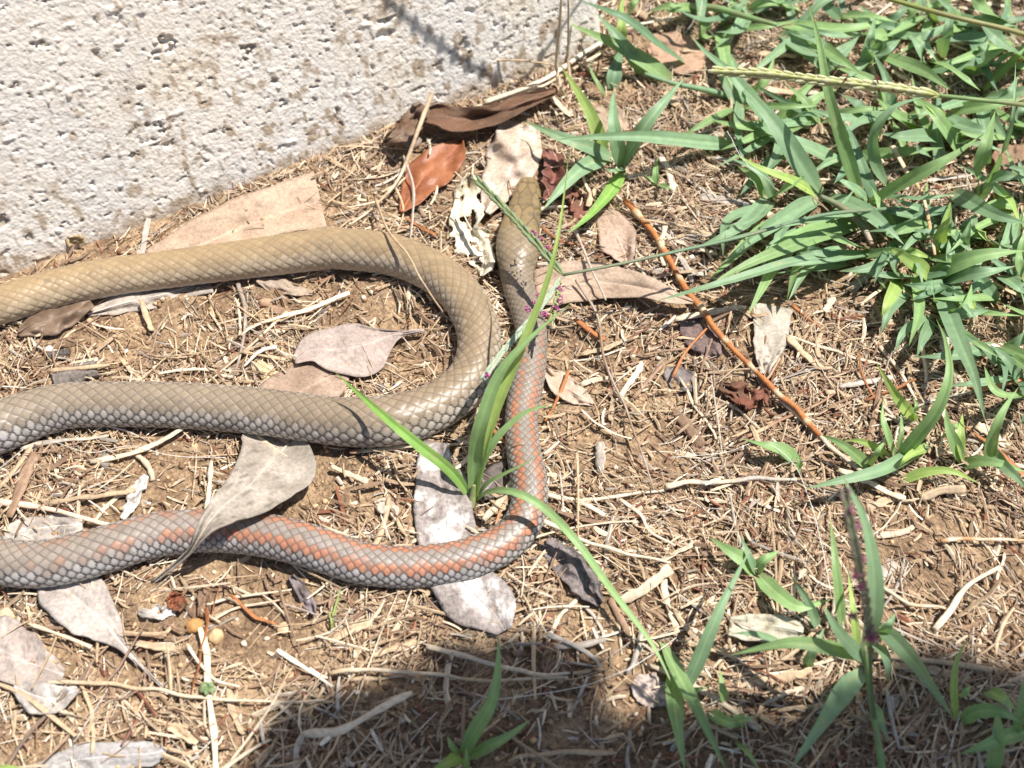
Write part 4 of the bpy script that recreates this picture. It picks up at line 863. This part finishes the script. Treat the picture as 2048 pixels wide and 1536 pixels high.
plant('leafy grass clump along the top of the tussock', R3((620,160))[0], [
  (R3((630,150),(850,165),(1080,160),(1300,95)), 32, dict(col=MID)), (R3((640,210),(760,300),(900,330),(1100,430)), 34, dict(col=BLUE)), (R3((620,200),(720,260),(800,330),(870,420)), 38, dict(col=BLUE, H=.008)),
  (R3((180,250),(185,160),(160,70)), 30, dict(col=MID)), (R3((740,60),(600,20),(470,45)), 24, dict(col=MID)), (R3((840,380),(960,310),(1060,230)), 30, dict(col=DEEP)),
  (R3((640,690),(740,640),(860,560),(960,520)), 32, dict(col=MID, H=.012)), (R3((130,60),(50,50),(-60,75)), 28, dict(col=MID)), (R3((1110,440),(1130,300),(1170,110)), 26, dict(col=BLUE, H=.022)),
  (R3((1130,330),(1220,280),(1330,220)), 32, dict(col=BLUE)), (R3((1290,230),(1180,200),(1100,190)), 32, dict(col=MID))], MID,
  stems=[(R3((100,45),(250,50),(430,100),(600,145)), 18, [.004,.010,.014,.016], MID)])
plant('dense dark-bladed grass clump below the long yellow seed head', Q2((1300,600))[0], [
  (Q2((720,500),(900,560),(1150,660),(1390,830)), 34, dict(col=MID, H=.026)), (Q2((1150,560),(1300,600),(1450,680),(1650,830)), 32, dict(col=MID, H=.028)), (Q2((1140,620),(1100,450),(1000,310)), 34, dict(col=BLUE, H=.018)),
  (Q2((1540,700),(1640,600),(1750,500),(1900,440)), 40, dict(col=MID, H=.024)), (Q2((1160,640),(1400,610),(1700,580),(1980,610)), 34, dict(col=DEEP, H=.012)), (Q2((1640,620),(1800,560),(1900,500),(2000,460)), 22, dict(col=DEEP, H=.018)),
  (Q2((1290,540),(1300,420),(1350,300),(1380,0)), 26, dict(col=BLUE, H=.03)), (Q2((2060,560),(1900,430),(1750,300),(1640,200)), 50, dict(col=BLUE, H=.034)), (Q2((1840,190),(1740,100),(1620,20),(1560,-40)), 50, dict(col=MID, H=.03)),
  (Q2((930,230),(1000,120),(1100,0)), 40, dict(col=MID, H=.016)), (Q2((1230,210),(1200,100),(1160,-20)), 22, dict(col=MID)), (Q2((640,520),(780,450),(920,360)), 34, dict(col=BLUE, H=.016)), (Q2((610,620),(640,400),(690,160)), 24, dict(col=BLUE, H=.028)),
  (Q2((1560,540),(1640,470),(1730,370)), 26, dict(col=BLUE, H=.016)), (Q2((1660,400),(1780,400),(1900,440)), 24, dict(col=MID)), (Q2((0,370),(200,440),(400,560),(560,680)), 30, dict(col=MID, H=.02)), (Q2((150,660),(300,540),(450,420),(540,330)), 38, dict(col=BLUE, H=.014)),
  (Q2((1350,1060),(1500,1000),(1750,960),(2060,900)), 34, dict(col=MID, H=.018)), (Q2((1300,1050),(1450,1110),(1600,1170),(1700,1200)), 34, dict(col=BLUE, H=.016)), (Q2((1400,1300),(1330,1150),(1230,1010),(1070,920)), 34, dict(col=LIME, H=.022)),
  (Q2((690,1200),(620,1080),(500,940),(330,840)), 34, dict(col=DEEP, H=.016)), (Q2((1080,1190),(960,1100),(830,1010),(710,900)), 32, dict(col=MID, H=.022)), (Q2((700,1500),(670,1300),(740,1110),(900,960),(1100,890)), 24, dict(col=BLUE, H=.036))], MID, H=.02)
plant('fan of drooping bluish blades at the lower left of the tussock', Q3((740,900))[0], [
  (Q3((740,950),(500,960),(250,970),(-100,1030),(-600,1180),(-1345,1390)), 22, dict(col=BLUE, H=.028, droop=.012, sharp=2.2)), (R6((1090,-5),(850,60),(520,190),(280,310),(185,400)), 32, dict(col=MID, H=.024)), (R6((870,40),(790,120),(720,250),(660,440)), 30, dict(col=MID, H=.018)),
  (R6((660,90),(600,200),(530,340),(430,530)), 28, dict(col=MID, H=.020)), (R6((1150,150),(1060,120),(960,80),(860,35)), 28, dict(col=MID)), (R6((1000,130),(880,180),(770,270),(668,445)), 26, dict(col=BLUE, H=.016)),
  (R6((1190,150),(1060,180),(900,210),(560,250)), 18, dict(col=BLUE, H=.022)), (R6((590,-40),(480,60),(330,200),(200,330)), 28, dict(col=MID, H=.014)), (Q3((850,900),(900,930),(1050,940),(1200,990)), 26, dict(col=LIME, H=.014)), (Q3((1170,990),(1300,990),(1400,1000),(1500,1000)), 24, dict(col=MID, H=.014))], BLUE, H=.02)
plant('bright yellow-green shoot with spreading leaves under the tussock', Q3((1200,1180))[0], [
  (Q3((1200,1180),(1120,1090),(960,980),(810,880)), 34, dict(col=LIME, H=.018)), (Q3((1190,1160),(1400,1050),(1700,960),(2070,920)), 40, dict(col=MID, H=.022)), (Q3((1280,1200),(1500,1150),(1750,1110),(1970,1060)), 32, dict(col=BLUE, H=.020)),
  (Q3((1260,1250),(1330,1420),(1440,1700),(1600,2090),(1690,2470)), 36, dict(col=BLUE, H=.024)), (Q3((900,1180),(850,1300),(790,1420),(745,1540)), 30, dict(col=LIME, H=.014)), (Q3((1000,1270),(900,1350),(820,1460),(740,1680)), 30, dict(col=BLUE, H=.012)),
  (Q3((480,1135),(620,1110),(720,1180),(790,1280)), 18, dict(col=MID, H=.010)), (Q3((890,1180),(870,1050),(820,920)), 32, dict(col=BLUE, H=.016)), (Q3((1480,1380),(1420,1290),(1330,1230)), 30, dict(col=BLUE, H=.012)), (Q3((1470,1340),(1570,1270),(1680,1180)), 28, dict(col=BLUE, H=.014)),
  (Q3((1230,960),(1290,800),(1340,640),(1380,480)), 28, dict(col=LIME, H=.024)), (Q3((1440,980),(1500,850),(1560,640)), 30, dict(col=BLUE, H=.02)), (Q3((1780,900),(1700,800),(1600,700)), 28, dict(col=LIME, H=.018)), (Q3((1840,1150),(1950,1220),(2070,1320)), 34, dict(col=BLUE, H=.014)),
  (R6((1700,500),(1850,520),(2060,535)), 22, dict(col=MID, H=.016)), (Q3((1520,1500),(1560,1400),(1610,1500)), 20, dict(col=LIME)), (Q3((1240,1420),(1220,1300),(1205,1180)), 12, {})], BLUE, H=.018)

# lower right shoots in the sun
plant('sunlit shoot with one long upright bright blade', R6((1290,1400))[0], [
  (R6((1290,1390),(1420,1240),(1540,1080),(1610,880),(1590,680),(1535,550)), 28, dict(col=MID, H=.036)), (R6((1420,1150),(1330,1040),(1260,930),(1185,810)), 24, dict(col=LIME, H=.02)), (R6((1140,1415),(1060,1340),(960,1270),(855,1225)), 24, dict(col=MID)),
  (R6((1290,1350),(1250,1230),(1220,1130),(1225,1010)), 20, dict(col=MID, H=.02)), (R6((1310,1330),(1330,1200),(1328,1080)), 12, {}), (R6((1260,1370),(1180,1300),(1090,1265),(990,1258)), 18, dict(col=LIME)), (R6((1500,1285),(1380,1350),(1200,1440),(950,1500),(760,1545)), 32, dict(col=BLUE, H=.016)),
  (R6((1140,1410),(1200,1310),(1255,1250)), 14, {}), (R6((1480,1300),(1380,1350),(1310,1420)), 20, dict(col=LIME)), (R6((1400,1140),(1420,1060),(1400,1010)), 12, {})], MID, H=.014)
plant('single low green leaf beside the pale straw bundle', R6((735,1395))[0], [(R6((735,1395),(640,1320),(530,1290),(385,1248)), 30, dict(col=MID)), (R6((740,1450),(735,1390),(720,1330)), 14, {})], MID, H=.012, name='grass_seedling', cat='seedling')
plant('sunlit shoot with leaves splayed to the right at the frame side', R6((1690,1400))[0], [
  (R6((1690,1395),(1640,1270),(1600,1150),(1590,1060)), 26, dict(col=MID)), (R6((1690,1390),(1675,1250),(1690,1100)), 24, dict(col=LIME)), (R6((1840,1410),(1860,1260),(1920,1100),(2015,950)), 24, dict(col=MID, H=.022)), (R6((2075,990),(1960,1000),(1870,960),(1815,825)), 26, dict(col=MID, H=.018)),
  (R6((1680,1405),(1800,1385),(1920,1400),(2070,1450)), 26, dict(col=MID)), (R6((1840,1305),(1920,1400),(2000,1470),(2075,1560)), 28, dict(col=BLUE, H=.016)), (R6((1325,1505),(1450,1450),(1620,1440),(1795,1515)), 20, dict(col=LIME, H=.010)), (R6((1580,1240),(1640,1180),(1690,1150)), 16, {})], MID, H=.014)
plant('low broad-leaved shoot on open litter left of the purple seed head', R9((430,525))[0], [
  (R9((430,520),(370,450),(280,390),(185,325)), 32, dict(col=MID)), (R9((430,510),(470,450),(550,398)), 26, dict(col=MID)), (R9((440,525),(540,620),(660,690),(825,652)), 34, dict(col=MID, H=.012)), (R9((430,520),(400,440),(345,315)), 18, dict(col=BLUE))], MID, H=.010)
S = plant('tall blurred grass shoot carrying the purple-flowered seed head', R9((1060,1340))[0], [
  (R9((1000,900),(1045,720),(1045,480),(990,220),(875,-10)), 38, dict(zs=[.030,.044,.056,.066,.074], col=BLUE)), (R9((880,800),(860,600),(840,400),(820,228)), 24, dict(H=.022, col=MID)), (R9((1000,970),(920,890),(850,800),(780,680)), 30, dict(zs=[.026,.034,.040,.044], col=BLUE)),
  (R9((985,955),(800,900),(600,880),(290,945)), 30, dict(zs=[.026,.032,.032,.024], col=MID)), (R9((1060,780),(1150,860),(1280,1010),(1470,1280)), 34, dict(H=.028, col=BLUE)), (R9((960,940),(945,760),(910,500)), 20, dict(H=.018, col=LIME)),
  (R9((690,1010),(740,900),(790,800)), 22, {}), (R9((560,875),(420,835),(300,830)), 18, {}), (R9((760,820),(700,660),(600,505)), 20, dict(H=.014)), (R9((1000,1030),(900,1120),(780,1290),(610,1545)), 40, dict(H=.020, col=BLUE)),
  (R9((1050,880),(1110,960),(1130,1080)), 26, {}), (R9((1050,1200),(1090,1300),(1120,1395)), 18, {}), (R9((1080,850),(1120,800),(1165,720)), 22, {})], BLUE, H=.014,
  stems=[(R9((1095,1560),(1060,1340),(1020,1100),(1000,900)), 17, [.002,.010,.020,.032], MID)])
plant('shaded shoot of the arching blade foot with one long sunlit leaf', R9((50,1150))[0], [
  (R9((50,1145),(130,960),(240,700),(330,520),(402,385)), 30, dict(col=BLUE, H=.026)), (R9((-60,880),(20,1040),(130,1250),(280,1560)), 32, dict(col=MID, H=.016)), (R9((-5,1030),(0,1180),(25,1380),(60,1560)), 36, dict(col=MID, H=.014)), (R9((190,1245),(300,1300),(430,1262)), 26, {}),
  (R9((270,1200),(252,1110),(240,1015)), 18, {}), (R9((60,1150),(110,1130),(180,1110)), 14, {}), (R9((330,1250),(350,1290),(360,1330)), 22, {}), (R9((320,1400),(380,1450),(460,1560)), 14, {})], MID, H=.012)
plant('shaded leafy shoots near the lower right frame corner', R9((1480,1290))[0], [
  (R9((1480,1285),(1465,1130),(1480,980),(1545,845)), 18, dict(col=LIME, H=.018)), (R9((1480,1160),(1520,1140),(1560,1105)), 20, {}), (R9((1500,1290),(1600,1240),(1720,1245),(1850,1310)), 32, {}), (R9((1665,1560),(1690,1450),(1700,1340),(1690,1205)), 32, {}),
  (R9((1850,1345),(1730,1380),(1620,1420),(1495,1465)), 32, {}), (R9((1790,1380),(1815,1220),(1840,1040)), 18, {}), (R9((1640,1130),(1720,1170),(1790,1230)), 30, {})], MID, H=.014)
plant('lone shaded shoot with two long leaves rising from the dark straw mat', R8((730,1485))[0], [
  (R8((715,1480),(790,1340),(870,1200),(905,1030),(908,848)), 32, dict(H=.022, col=MID)), (R8((745,1485),(850,1430),(960,1370),(1085,1278)), 26, dict(col=MID)), (R8((720,1475),(660,1500),(560,1545)), 28, dict(col=LIME)), (R8((705,1465),(665,1420),(640,1365)), 16, {}), (R8((740,1560),(742,1490),(740,1425)), 14, {})], MID, H=.012)
plant('single thin green blade below the striped coil', (676,1180), [([(662,1262),(672,1210),(690,1155)], 6, dict(col=LIME)), ([(664,1262),(662,1240),(655,1215)], 4, {})], LIME, H=.006, name='grass_seedling', cat='seedling')
plant('bright green shoot tip at the very bottom frame edge', (30,1560), [([(60,1575),(30,1545),(-20,1530)], 26, dict(col=LIME)), ([(70,1580),(80,1550),(120,1535)], 16, dict(col=LIME))], LIME, H=.012)

# background filling shoots deep in the tussock
FILL = [(1440,60),(1500,20),(1590,60),(1680,40),(1760,70),(1850,30),(1950,50),(2030,90),(1480,210),(1560,250),(1640,240),(1720,300),(1790,230),(1880,280),(1960,200),(2030,260),(1540,400),(1620,460),(1700,520),(1790,480),(1880,430),(1960,480),(2035,420),(1900,560),(1990,600),(1830,560),(2040,560),(1400,-40),(1600,-60),(1800,-60),(2000,-50),(2120,150),(2120,400),(2130,620),(1990,690),(2040,760),(1870,640)]
for k, (px, py) in enumerate(FILL):
    nb = int(rng.integers(4, 8)); bl = []
    for _ in range(nb):
        a = rng.uniform(0, 2*math.pi); L = rng.uniform(90, 190); bx = px+rng.normal(0, 6); by = py+rng.normal(0, 6)
        b2 = a+rng.normal(0, .35)
        bl.append(([(bx, by), (bx+math.cos(a)*L*.5, by+math.sin(a)*L*.4), (bx+math.cos(a)*L*.5+math.cos(b2)*L*.5, by+math.sin(a)*L*.4+math.sin(b2)*L*.4)], rng.uniform(17, 29), dict(col=[BLUE, MID, DEEP, LIME][int(rng.choice(4, p=[.45,.35,.18,.02]))])))
    plant('small '+('four','five','six','seven')[nb-4]+'-bladed grass shoot '+where(P((px, py))), (px, py), bl, BLUE, H=.014, droop=.005, group='small shoots '+where(P((px, py))))

# ------------------------------------------------------------------ seed heads
def ellipsoid(L, w, h):
    a = np.linspace(0, math.pi, 7); b = np.linspace(0, 2*math.pi, 7, endpoint=False)
    rad = np.sin(a)**0.8*(1-0.35*np.cos(a+0.3))
    v = np.stack([np.cos(a)[:, None]*-L/2+0*b, rad[:, None]*np.cos(b)*w/2, rad[:, None]*np.sin(b)*h/2], -1).reshape(-1, 3)
    return v, grid_faces(7, 7, True)
def spikelet_mesh(name, L, w, c1, c2):
    v, f = ellipsoid(L, w, w*0.8); t = (v[:, 0]/L+0.5)
    return mesh(name, v, f, lerp(np.array(c1), np.array(c2), sst(0.35, 1.0, t)), True, M_SPIKE)
from mathutils import Matrix
def spike(root, pts, zs, wpx, nspk, c1, c2, lean=0.28, rows=2):
    p = np.array(pts, float); q = spline(np.column_stack([p, np.asarray(zs, float)]), 40); c = P(q[:, :2], q[:, 2])
    s = np.array(mpp(c).mean()); v, f = tube(c, wpx*s*0.13*np.linspace(1, .6, 40), 7)
    r = link('seed_spike', mesh('seed_spike', v, f, np.tile(np.array(c1)*.9, (len(v), 1)), True, M_SPIKE), root)
    length = np.linalg.norm(np.diff(c, axis=0), axis=1).sum(); L = length/nspk*rows*1.7; w = wpx*s*0.44
    me = spikelet_mesh('spikelet', L, w, c1, c2); inv = Vector(r.location)+world_loc(root)
    for k in range(nspk):
        t = (k+0.5)/nspk*39; i = int(t); pt = c[i]+(c[min(i+1, 39)]-c[i])*(t-i)
        T = Vector(c[min(i+2, 39)]-c[max(i-2, 0)]).normalized(); V = Vector(CAM-pt).normalized(); S = T.cross(V).normalized()
        sg = (-1, 1, 0)[k % rows] if rows == 3 else (-1 if k % 2 else 1)
        T2 = (T+S*sg*lean+V*rng.normal(0, .08)).normalized(); S2 = V.cross(T2).normalized(); U2 = T2.cross(S2)
        pos = Vector(pt)+S*sg*w*0.42+V*(w*0.45 if sg == 0 else 0)+T2*L*0.25
        M = Matrix((T2, S2, U2)).transposed().to_4x4(); sc = rng.uniform(.75, 1.2)
        o = bpy.data.objects.new('spikelet', me); COL.objects.link(o); o.parent = r
        o.matrix_basis = Matrix.Translation(pos-world_loc(r))@M@Matrix.Scale(sc, 4)
    return c, r
def anthers(root, spots, col=(.30,.045,.17), n=8, size=0.0014):
    vs = []; fs = []; cs = []; k0 = 0
    for (px, py, z, rad) in spots:
        for _ in range(n):
            a = rng.uniform(0, 6.28); r_ = rad*math.sqrt(rng.random()); c = P((px+math.cos(a)*r_, py+math.sin(a)*r_), z+rng.normal(0, .001))
            d = rng.normal(0, 1, 3); d /= np.linalg.norm(d)
            v, f = tube(np.array([c-d*size*.5, c-d*size*.2, c+d*size*.2, c+d*size*.5]), np.array([.00014,.00024,.00024,.00012]), 5)
            vs.append(v); fs += [x+k0 for x in f]; cs.append(np.tile(np.array(col)*rng.uniform(.7, 1.5), (len(v), 1))); k0 += len(v)
    q4 = [f for f in fs if f.shape[1] == 4]; q5 = [f for f in fs if f.shape[1] == 5]
    o = link('anthers', mesh('anthers', np.vstack(vs), [np.vstack(q4), np.vstack(q5)], np.vstack(cs), True, M_ANTHER), root)
    tag(o, 'purple hanging anthers of the seed head', kind='stuff')
# forked seed head hanging over the snake's neck
rt = empty('grass_seed_stalk', ground_under((1800,415)))
m_, c_ = stem_mesh(R3((1340,1215),(1250,1222),(850,1262),(400,1385),(0,1475))+[(1240,528),(1126,550)], 8.5, (.16,.25,.14), [.004,.014,.024,.027,.028,.028,.028], taper=.75); link('stem', m_, rt)
spike(rt, [(1126,550),(1085,500),(1040,450),(995,402),(954,360)], [.028,.028,.027,.026,.024], 14, 26, (.25,.30,.13), (.17,.25,.16), lean=.10)
spike(rt, [(1122,556),(1095,595),(1060,640),(1012,695),(970,752)], [.028,.029,.030,.030,.030], 14, 30, (.40,.44,.30), (.24,.33,.24), lean=.07)
spike(rt, [(1122,556),(1118,580),(1110,612),(1103,640)], [.028,.027,.026,.025], 10, 12, (.30,.36,.14), (.30,.28,.12), lean=.12)
anthers(rt, [(1066,466,.027,6),(1080,482,.027,9),(1092,496,.027,6),(1120,575,.029,8),(1122,598,.028,9),(1112,615,.027,9),(1078,592,.032,7),(1070,606,.032,7),(1056,618,.032,6),(1090,626,.028,9),(974,750,.033,5)])
tag(rt, 'forked green grass seed head with purple anthers hanging over the snake neck', 'seed head')
# long yellow-green spike and its stalk over the tussock
rt = empty('grass_seed_stalk', ground_under((2150,330)))
m_, c_ = stem_mesh([(2160,330),(2130,228),(2048,210),(1960,200),(1870,190)], 11, (.22,.33,.12), [.004,.060,.082,.084,.084], taper=.8); link('stem', m_, rt)
spike(rt, [(1878,191),(1780,176),(1640,160),(1540,148),(1440,143)], [.085,.086,.087,.087,.086], 19, 57, (.40,.42,.14), (.60,.58,.38), lean=.16, rows=3)
anthers(rt, [(1755,158,.087,4),(1757,176,.085,5),(1786,178,.085,5),(1690,160,.087,3)], (.13,.035,.02), n=7, size=.0022)
tag(rt, 'long yellow green flowering grass spike arching over the tussock', 'seed head')
rt = empty('grass_seed_stalk', ground_under((2180,250)))
m_, c_ = stem_mesh([(2180,250),(2140,108),(2040,66),(1900,32),(1760,-8),(1600,-60)], 12, (.30,.34,.10), [.004,.080,.100,.104,.104,.100], taper=.8); link('stem', m_, rt)
spike(rt, [(1760,-8),(1680,-32),(1600,-58),(1500,-90)], [.104,.103,.101,.098], 16, 30, (.40,.40,.14), (.50,.42,.2), lean=.15)
tag(rt, 'second seed stalk crossing above the topmost grass', 'seed head')
# blurred purple spike rising towards the lens
rt = empty('grass_seed_stalk', ground_under((1755,1462)))
m_, c_ = stem_mesh(R9((1060,1345),(1035,1100),(1030,880)), 10, (.16,.24,.12), [.006,.030,.052]); link('stem', m_, rt)
spike(rt, R9((1035,890),(1010,700),(975,500),(935,300),(900,110)), [.054,.066,.078,.088,.096], 16, 34, (.24,.30,.16), (.24,.14,.15), lean=.2)
anthers(rt, [R9((1040,850))[0]+(.057,12), R9((1010,830))[0]+(.058,12), R9((940,740))[0]+(.060,8), R9((985,580))[0]+(.074,6), R9((955,520))[0]+(.076,6), R9((985,440))[0]+(.078,5), R9((960,270))[0]+(.088,5), R9((920,180))[0]+(.092,5)], (.26,.07,.13), n=10, size=.0022)
tag(rt, 'purple-tinged seed spike rising from the lower right grass', 'seed head')
# seed stalk leaning past the frame's top edge; its shadow falls across the wall
def wall_shadow_stalk():
    sh = [(1045,166),(990,150),(935,128),(880,90),(830,50),(775,2),(700,-60)]     # where its shadow lies on the wall face
    far = np.array([.115,.12,.125,.13,.135,.14,.15])                               # metres back towards the sun
    c = np.array([wall_px(np.array(p_, float)) for p_ in sh])+far[:, None]*TOSUN[None]
    g0 = P((1700,-420)); c = np.vstack([[g0[0], g0[1], -.002], [g0[0]-.02, g0[1]-.01, .12], (c[0]+g0)/2+np.array([0.02,0,.10]), c]); c = spline(c, 60)
    rt = empty('grass_seed_stalk', (c[0][0], c[0][1], 0)); n0 = 37
    v, f = tube(c[:n0+2], .0005, 7); link('stem', mesh('stem', v, f, np.tile([.2,.3,.1], (len(v), 1)), True, M_GRASS), rt)
    v, f = tube(c[n0:], np.linspace(.0004, .0008, 60-n0), 7); r = link('seed_spike', mesh('seed_spike', v, f, np.tile([.3,.34,.14], (len(v), 1)), True, M_SPIKE), rt)
    me = spikelet_mesh('spikelet', .0050, .0013, (.3,.34,.14), (.4,.4,.2))
    for i in range(n0+6, 59):
        for sg in (-1, 1):
            T = Vector(c[i+1]-c[i]).normalized(); V = Vector(TOSUN); S = T.cross(V).normalized(); T2 = (T+S*sg*.25).normalized(); S2 = V.cross(T2).normalized()
            o = bpy.data.objects.new('spikelet', me); COL.objects.link(o); o.parent = r
            o.matrix_basis = Matrix.Translation(Vector(c[i])+S*sg*.0006-world_loc(r))@Matrix((T2, S2, T2.cross(S2))).transposed().to_4x4()
    tag(rt, 'thick seed stalk leaning beyond the frame that shades the wall', 'seed head')
wall_shadow_stalk()

def silk(label, pts, zs):
    q = spline(np.column_stack([np.array(pts, float), np.array(zs, float)]), 60); q[:, 0] += 4*(vn(np.column_stack([np.arange(60)/7, np.zeros(60)]), 1, 5)-.5); g = P(q[:, :2], 0)
    c = P(q[:, :2], ground_s(g[:, :2])+.002+q[:, 2]); v, f = tube(c, .00009, 5)
    thing('pale_fibre', mesh('pale_fibre', v, f, np.tile([.8,.78,.72], (len(v), 1)), True, M_THREAD), label, 'fibre')
silk('fine white fibre trailing over the litter by the low green leaf', [(1340,915),(1450,905),(1530,885),(1600,950),(1640,1080),(1662,1190)], [.002,.004,.006,.006,.006,.004])
silk('fine pale fibre stretched across the shaded straw mat', [(990,1400),(1140,1378),(1240,1345),(1310,1305),(1352,1275)], [.003,.005,.006,.006,.006])
silk('fine curling fibre hanging in the upper grass', [(1405,0),(1400,25),(1385,45),(1370,66)], [.012,.01,.008,.006])
silk('fine fibre drooping across the broad horizontal blade', [(1455,262),(1475,300),(1495,330),(1530,355),(1550,378)], [.024,.022,.02,.016,.01])
silk('fine fibre lying between the middle and striped coils', [(100,880),(180,905),(260,892),(350,912),(450,915)], [.001,.002,.003,.002,.001])

# clover seedling
b = ground_under((415,1376)); rt = empty('clover_seedling', b)
for a in (20, 95, 165, 235, 310):
    t = math.radians(a); tip = (415+math.cos(t)*17, 1376+math.sin(t)*15)
    link('leaflet', blade_mesh([(415,1376), (415+math.cos(t)*9, 1376+math.sin(t)*8), tip], 15, (.20,.28,.13), zs=[.003,.004,.0035], fold=.15, n=10, m=7, basew=.25, sharp=3.5, tipc=(.20,.28,.13)), rt)
link('stem', stem_mesh([(415,1378),(415,1376)], 4, (.2,.2,.1), [0,.003])[0], rt)
tag(rt, 'tiny five-lobed green clover seedling in the straw', 'seedling')

# dry scrap stuck on the wall face with its own shadow
def wall_scrap():
    c = wall_px(np.array([150.0, 478.0])); s = mpp(c); u3 = np.append(WD, 0)*-1; n3 = np.append(WN, 0.25)
    a = np.linspace(-1, 1, 11); A, B = np.meshgrid(a, a, indexing='ij')
    p = c+(A[..., None]*u3*18*s)+B[..., None]*np.array([0, 0, 1])*13*s+((0.6+A*.5-B*.5)*10*s)[..., None]*n3+(fbm(np.stack([A, B], -1)+3, 1.5, 4, 2)-.5)[..., None]*n3*.004
    f = grid_faces(11, 11); cen = np.stack([A, B], -1).reshape(-1, 2)[f].mean(1); f = f[np.hypot(cen[:, 0], cen[:, 1]) < 0.75+0.5*(vn(cen+5, 2.2, 9))]
    o = thing('leaf_scrap', mesh('leaf_scrap', p.reshape(-1, 3), f, np.tile([.45,.34,.18], (121, 1)), True, M_LEAF), 'small tan leaf scrap stuck to the wall foot', 'leaf')
    o.modifiers.new('thickness', 'SOLIDIFY').thickness = .0003
wall_scrap()

# ------------------------------------------------------------------ unseen shrub added to shade the lower edge, for the person with the camera
def add_shade_caster():
    H = 0.80; k = H/TOSUN[2]
    poly = [(446,1505),(500,1420),(560,1372),(690,1372),(790,1332),(850,1272),(1010,1262),(1160,1262),(1200,1330),(1236,1398),(1330,1420),(1420,1400),(1500,1404),(1600,1385),(1700,1345),(1780,1292),(1900,1278),(2040,1300),(2200,1290),(2250,1800),(1500,1900),(700,1850),(430,1640)]  # outline of the shade that the added leaves are placed to fill
    G_ = P(np.array(poly, float))[:, :2]
    def inside(p):
        x, y = p; r = False; j = len(G_)-1
        for i in range(len(G_)):
            if (G_[i][1] > y) != (G_[j][1] > y) and x < (G_[j][0]-G_[i][0])*(y-G_[i][1])/(G_[j][1]-G_[i][1])+G_[i][0]: r = not r
            j = i
        return r
    def depth(p): return min(np.linalg.norm(np.asarray(p)-(a+np.clip(((np.asarray(p)-a)@(b-a))/((b-a)@(b-a)), 0, 1)*(b-a))) for a, b in zip(G_, np.roll(G_, -1, 0)))
    root = empty('added_shade_shrub', (0.85, -0.55, 0))
    ctr = np.append(G_.mean(0), 0)+TOSUN*k
    p = spline(np.array([(0.85,-0.55,-.02),(0.80,-0.50,.35),(0.66,-0.36,.66),tuple(ctr+np.array([.10,-.10,.03])),tuple(ctr+np.array([-.08,.0,.02]))]), 40)
    v, f = tube(p, np.linspace(.014, .003, 40), 10); link('trunk', mesh('trunk', v, f, np.tile([.16,.12,.08], (len(v), 1)), True, M_BARK), root)
    t = np.linspace(-1, 1, 9); prof = (1-t**2)**.8
    vv = np.array([[x_, s_*pr*.30, .10*abs(s_)*pr-.08*x_*x_] for x_, pr in zip(t, prof) for s_ in (-1, -.5, 0, .5, 1)])*.5
    lm = mesh('leaf', vv, grid_faces(9, 5), np.tile([.07,.14,.04], (45, 1)), True, M_GRASS)
    lo, hi = G_.min(0), G_.max(0); n = 0; tries = 0; r_ = np.random.default_rng(5)
    while n < 420 and tries < 20000:
        tries += 1; q = r_.uniform(lo, hi)
        if not inside(q): continue
        d = depth(q); size = min(0.062, d*2.1)
        if size < 0.012: continue
        h = k*(1+r_.normal(0, .03)); pos = np.append(q, 0)+TOSUN*h
        o = bpy.data.objects.new('leaf', lm); COL.objects.link(o); o.parent = root
        o.location = Vector(pos)-Vector(root.location); o.scale = (size,)*3; o.rotation_euler = (r_.normal(0, .35), r_.normal(0, .35), r_.uniform(0, 6.28)); n += 1
    tag(root, 'added unseen leafy branch, shade stand-in for the person holding the camera', 'shrub')
add_shade_caster()
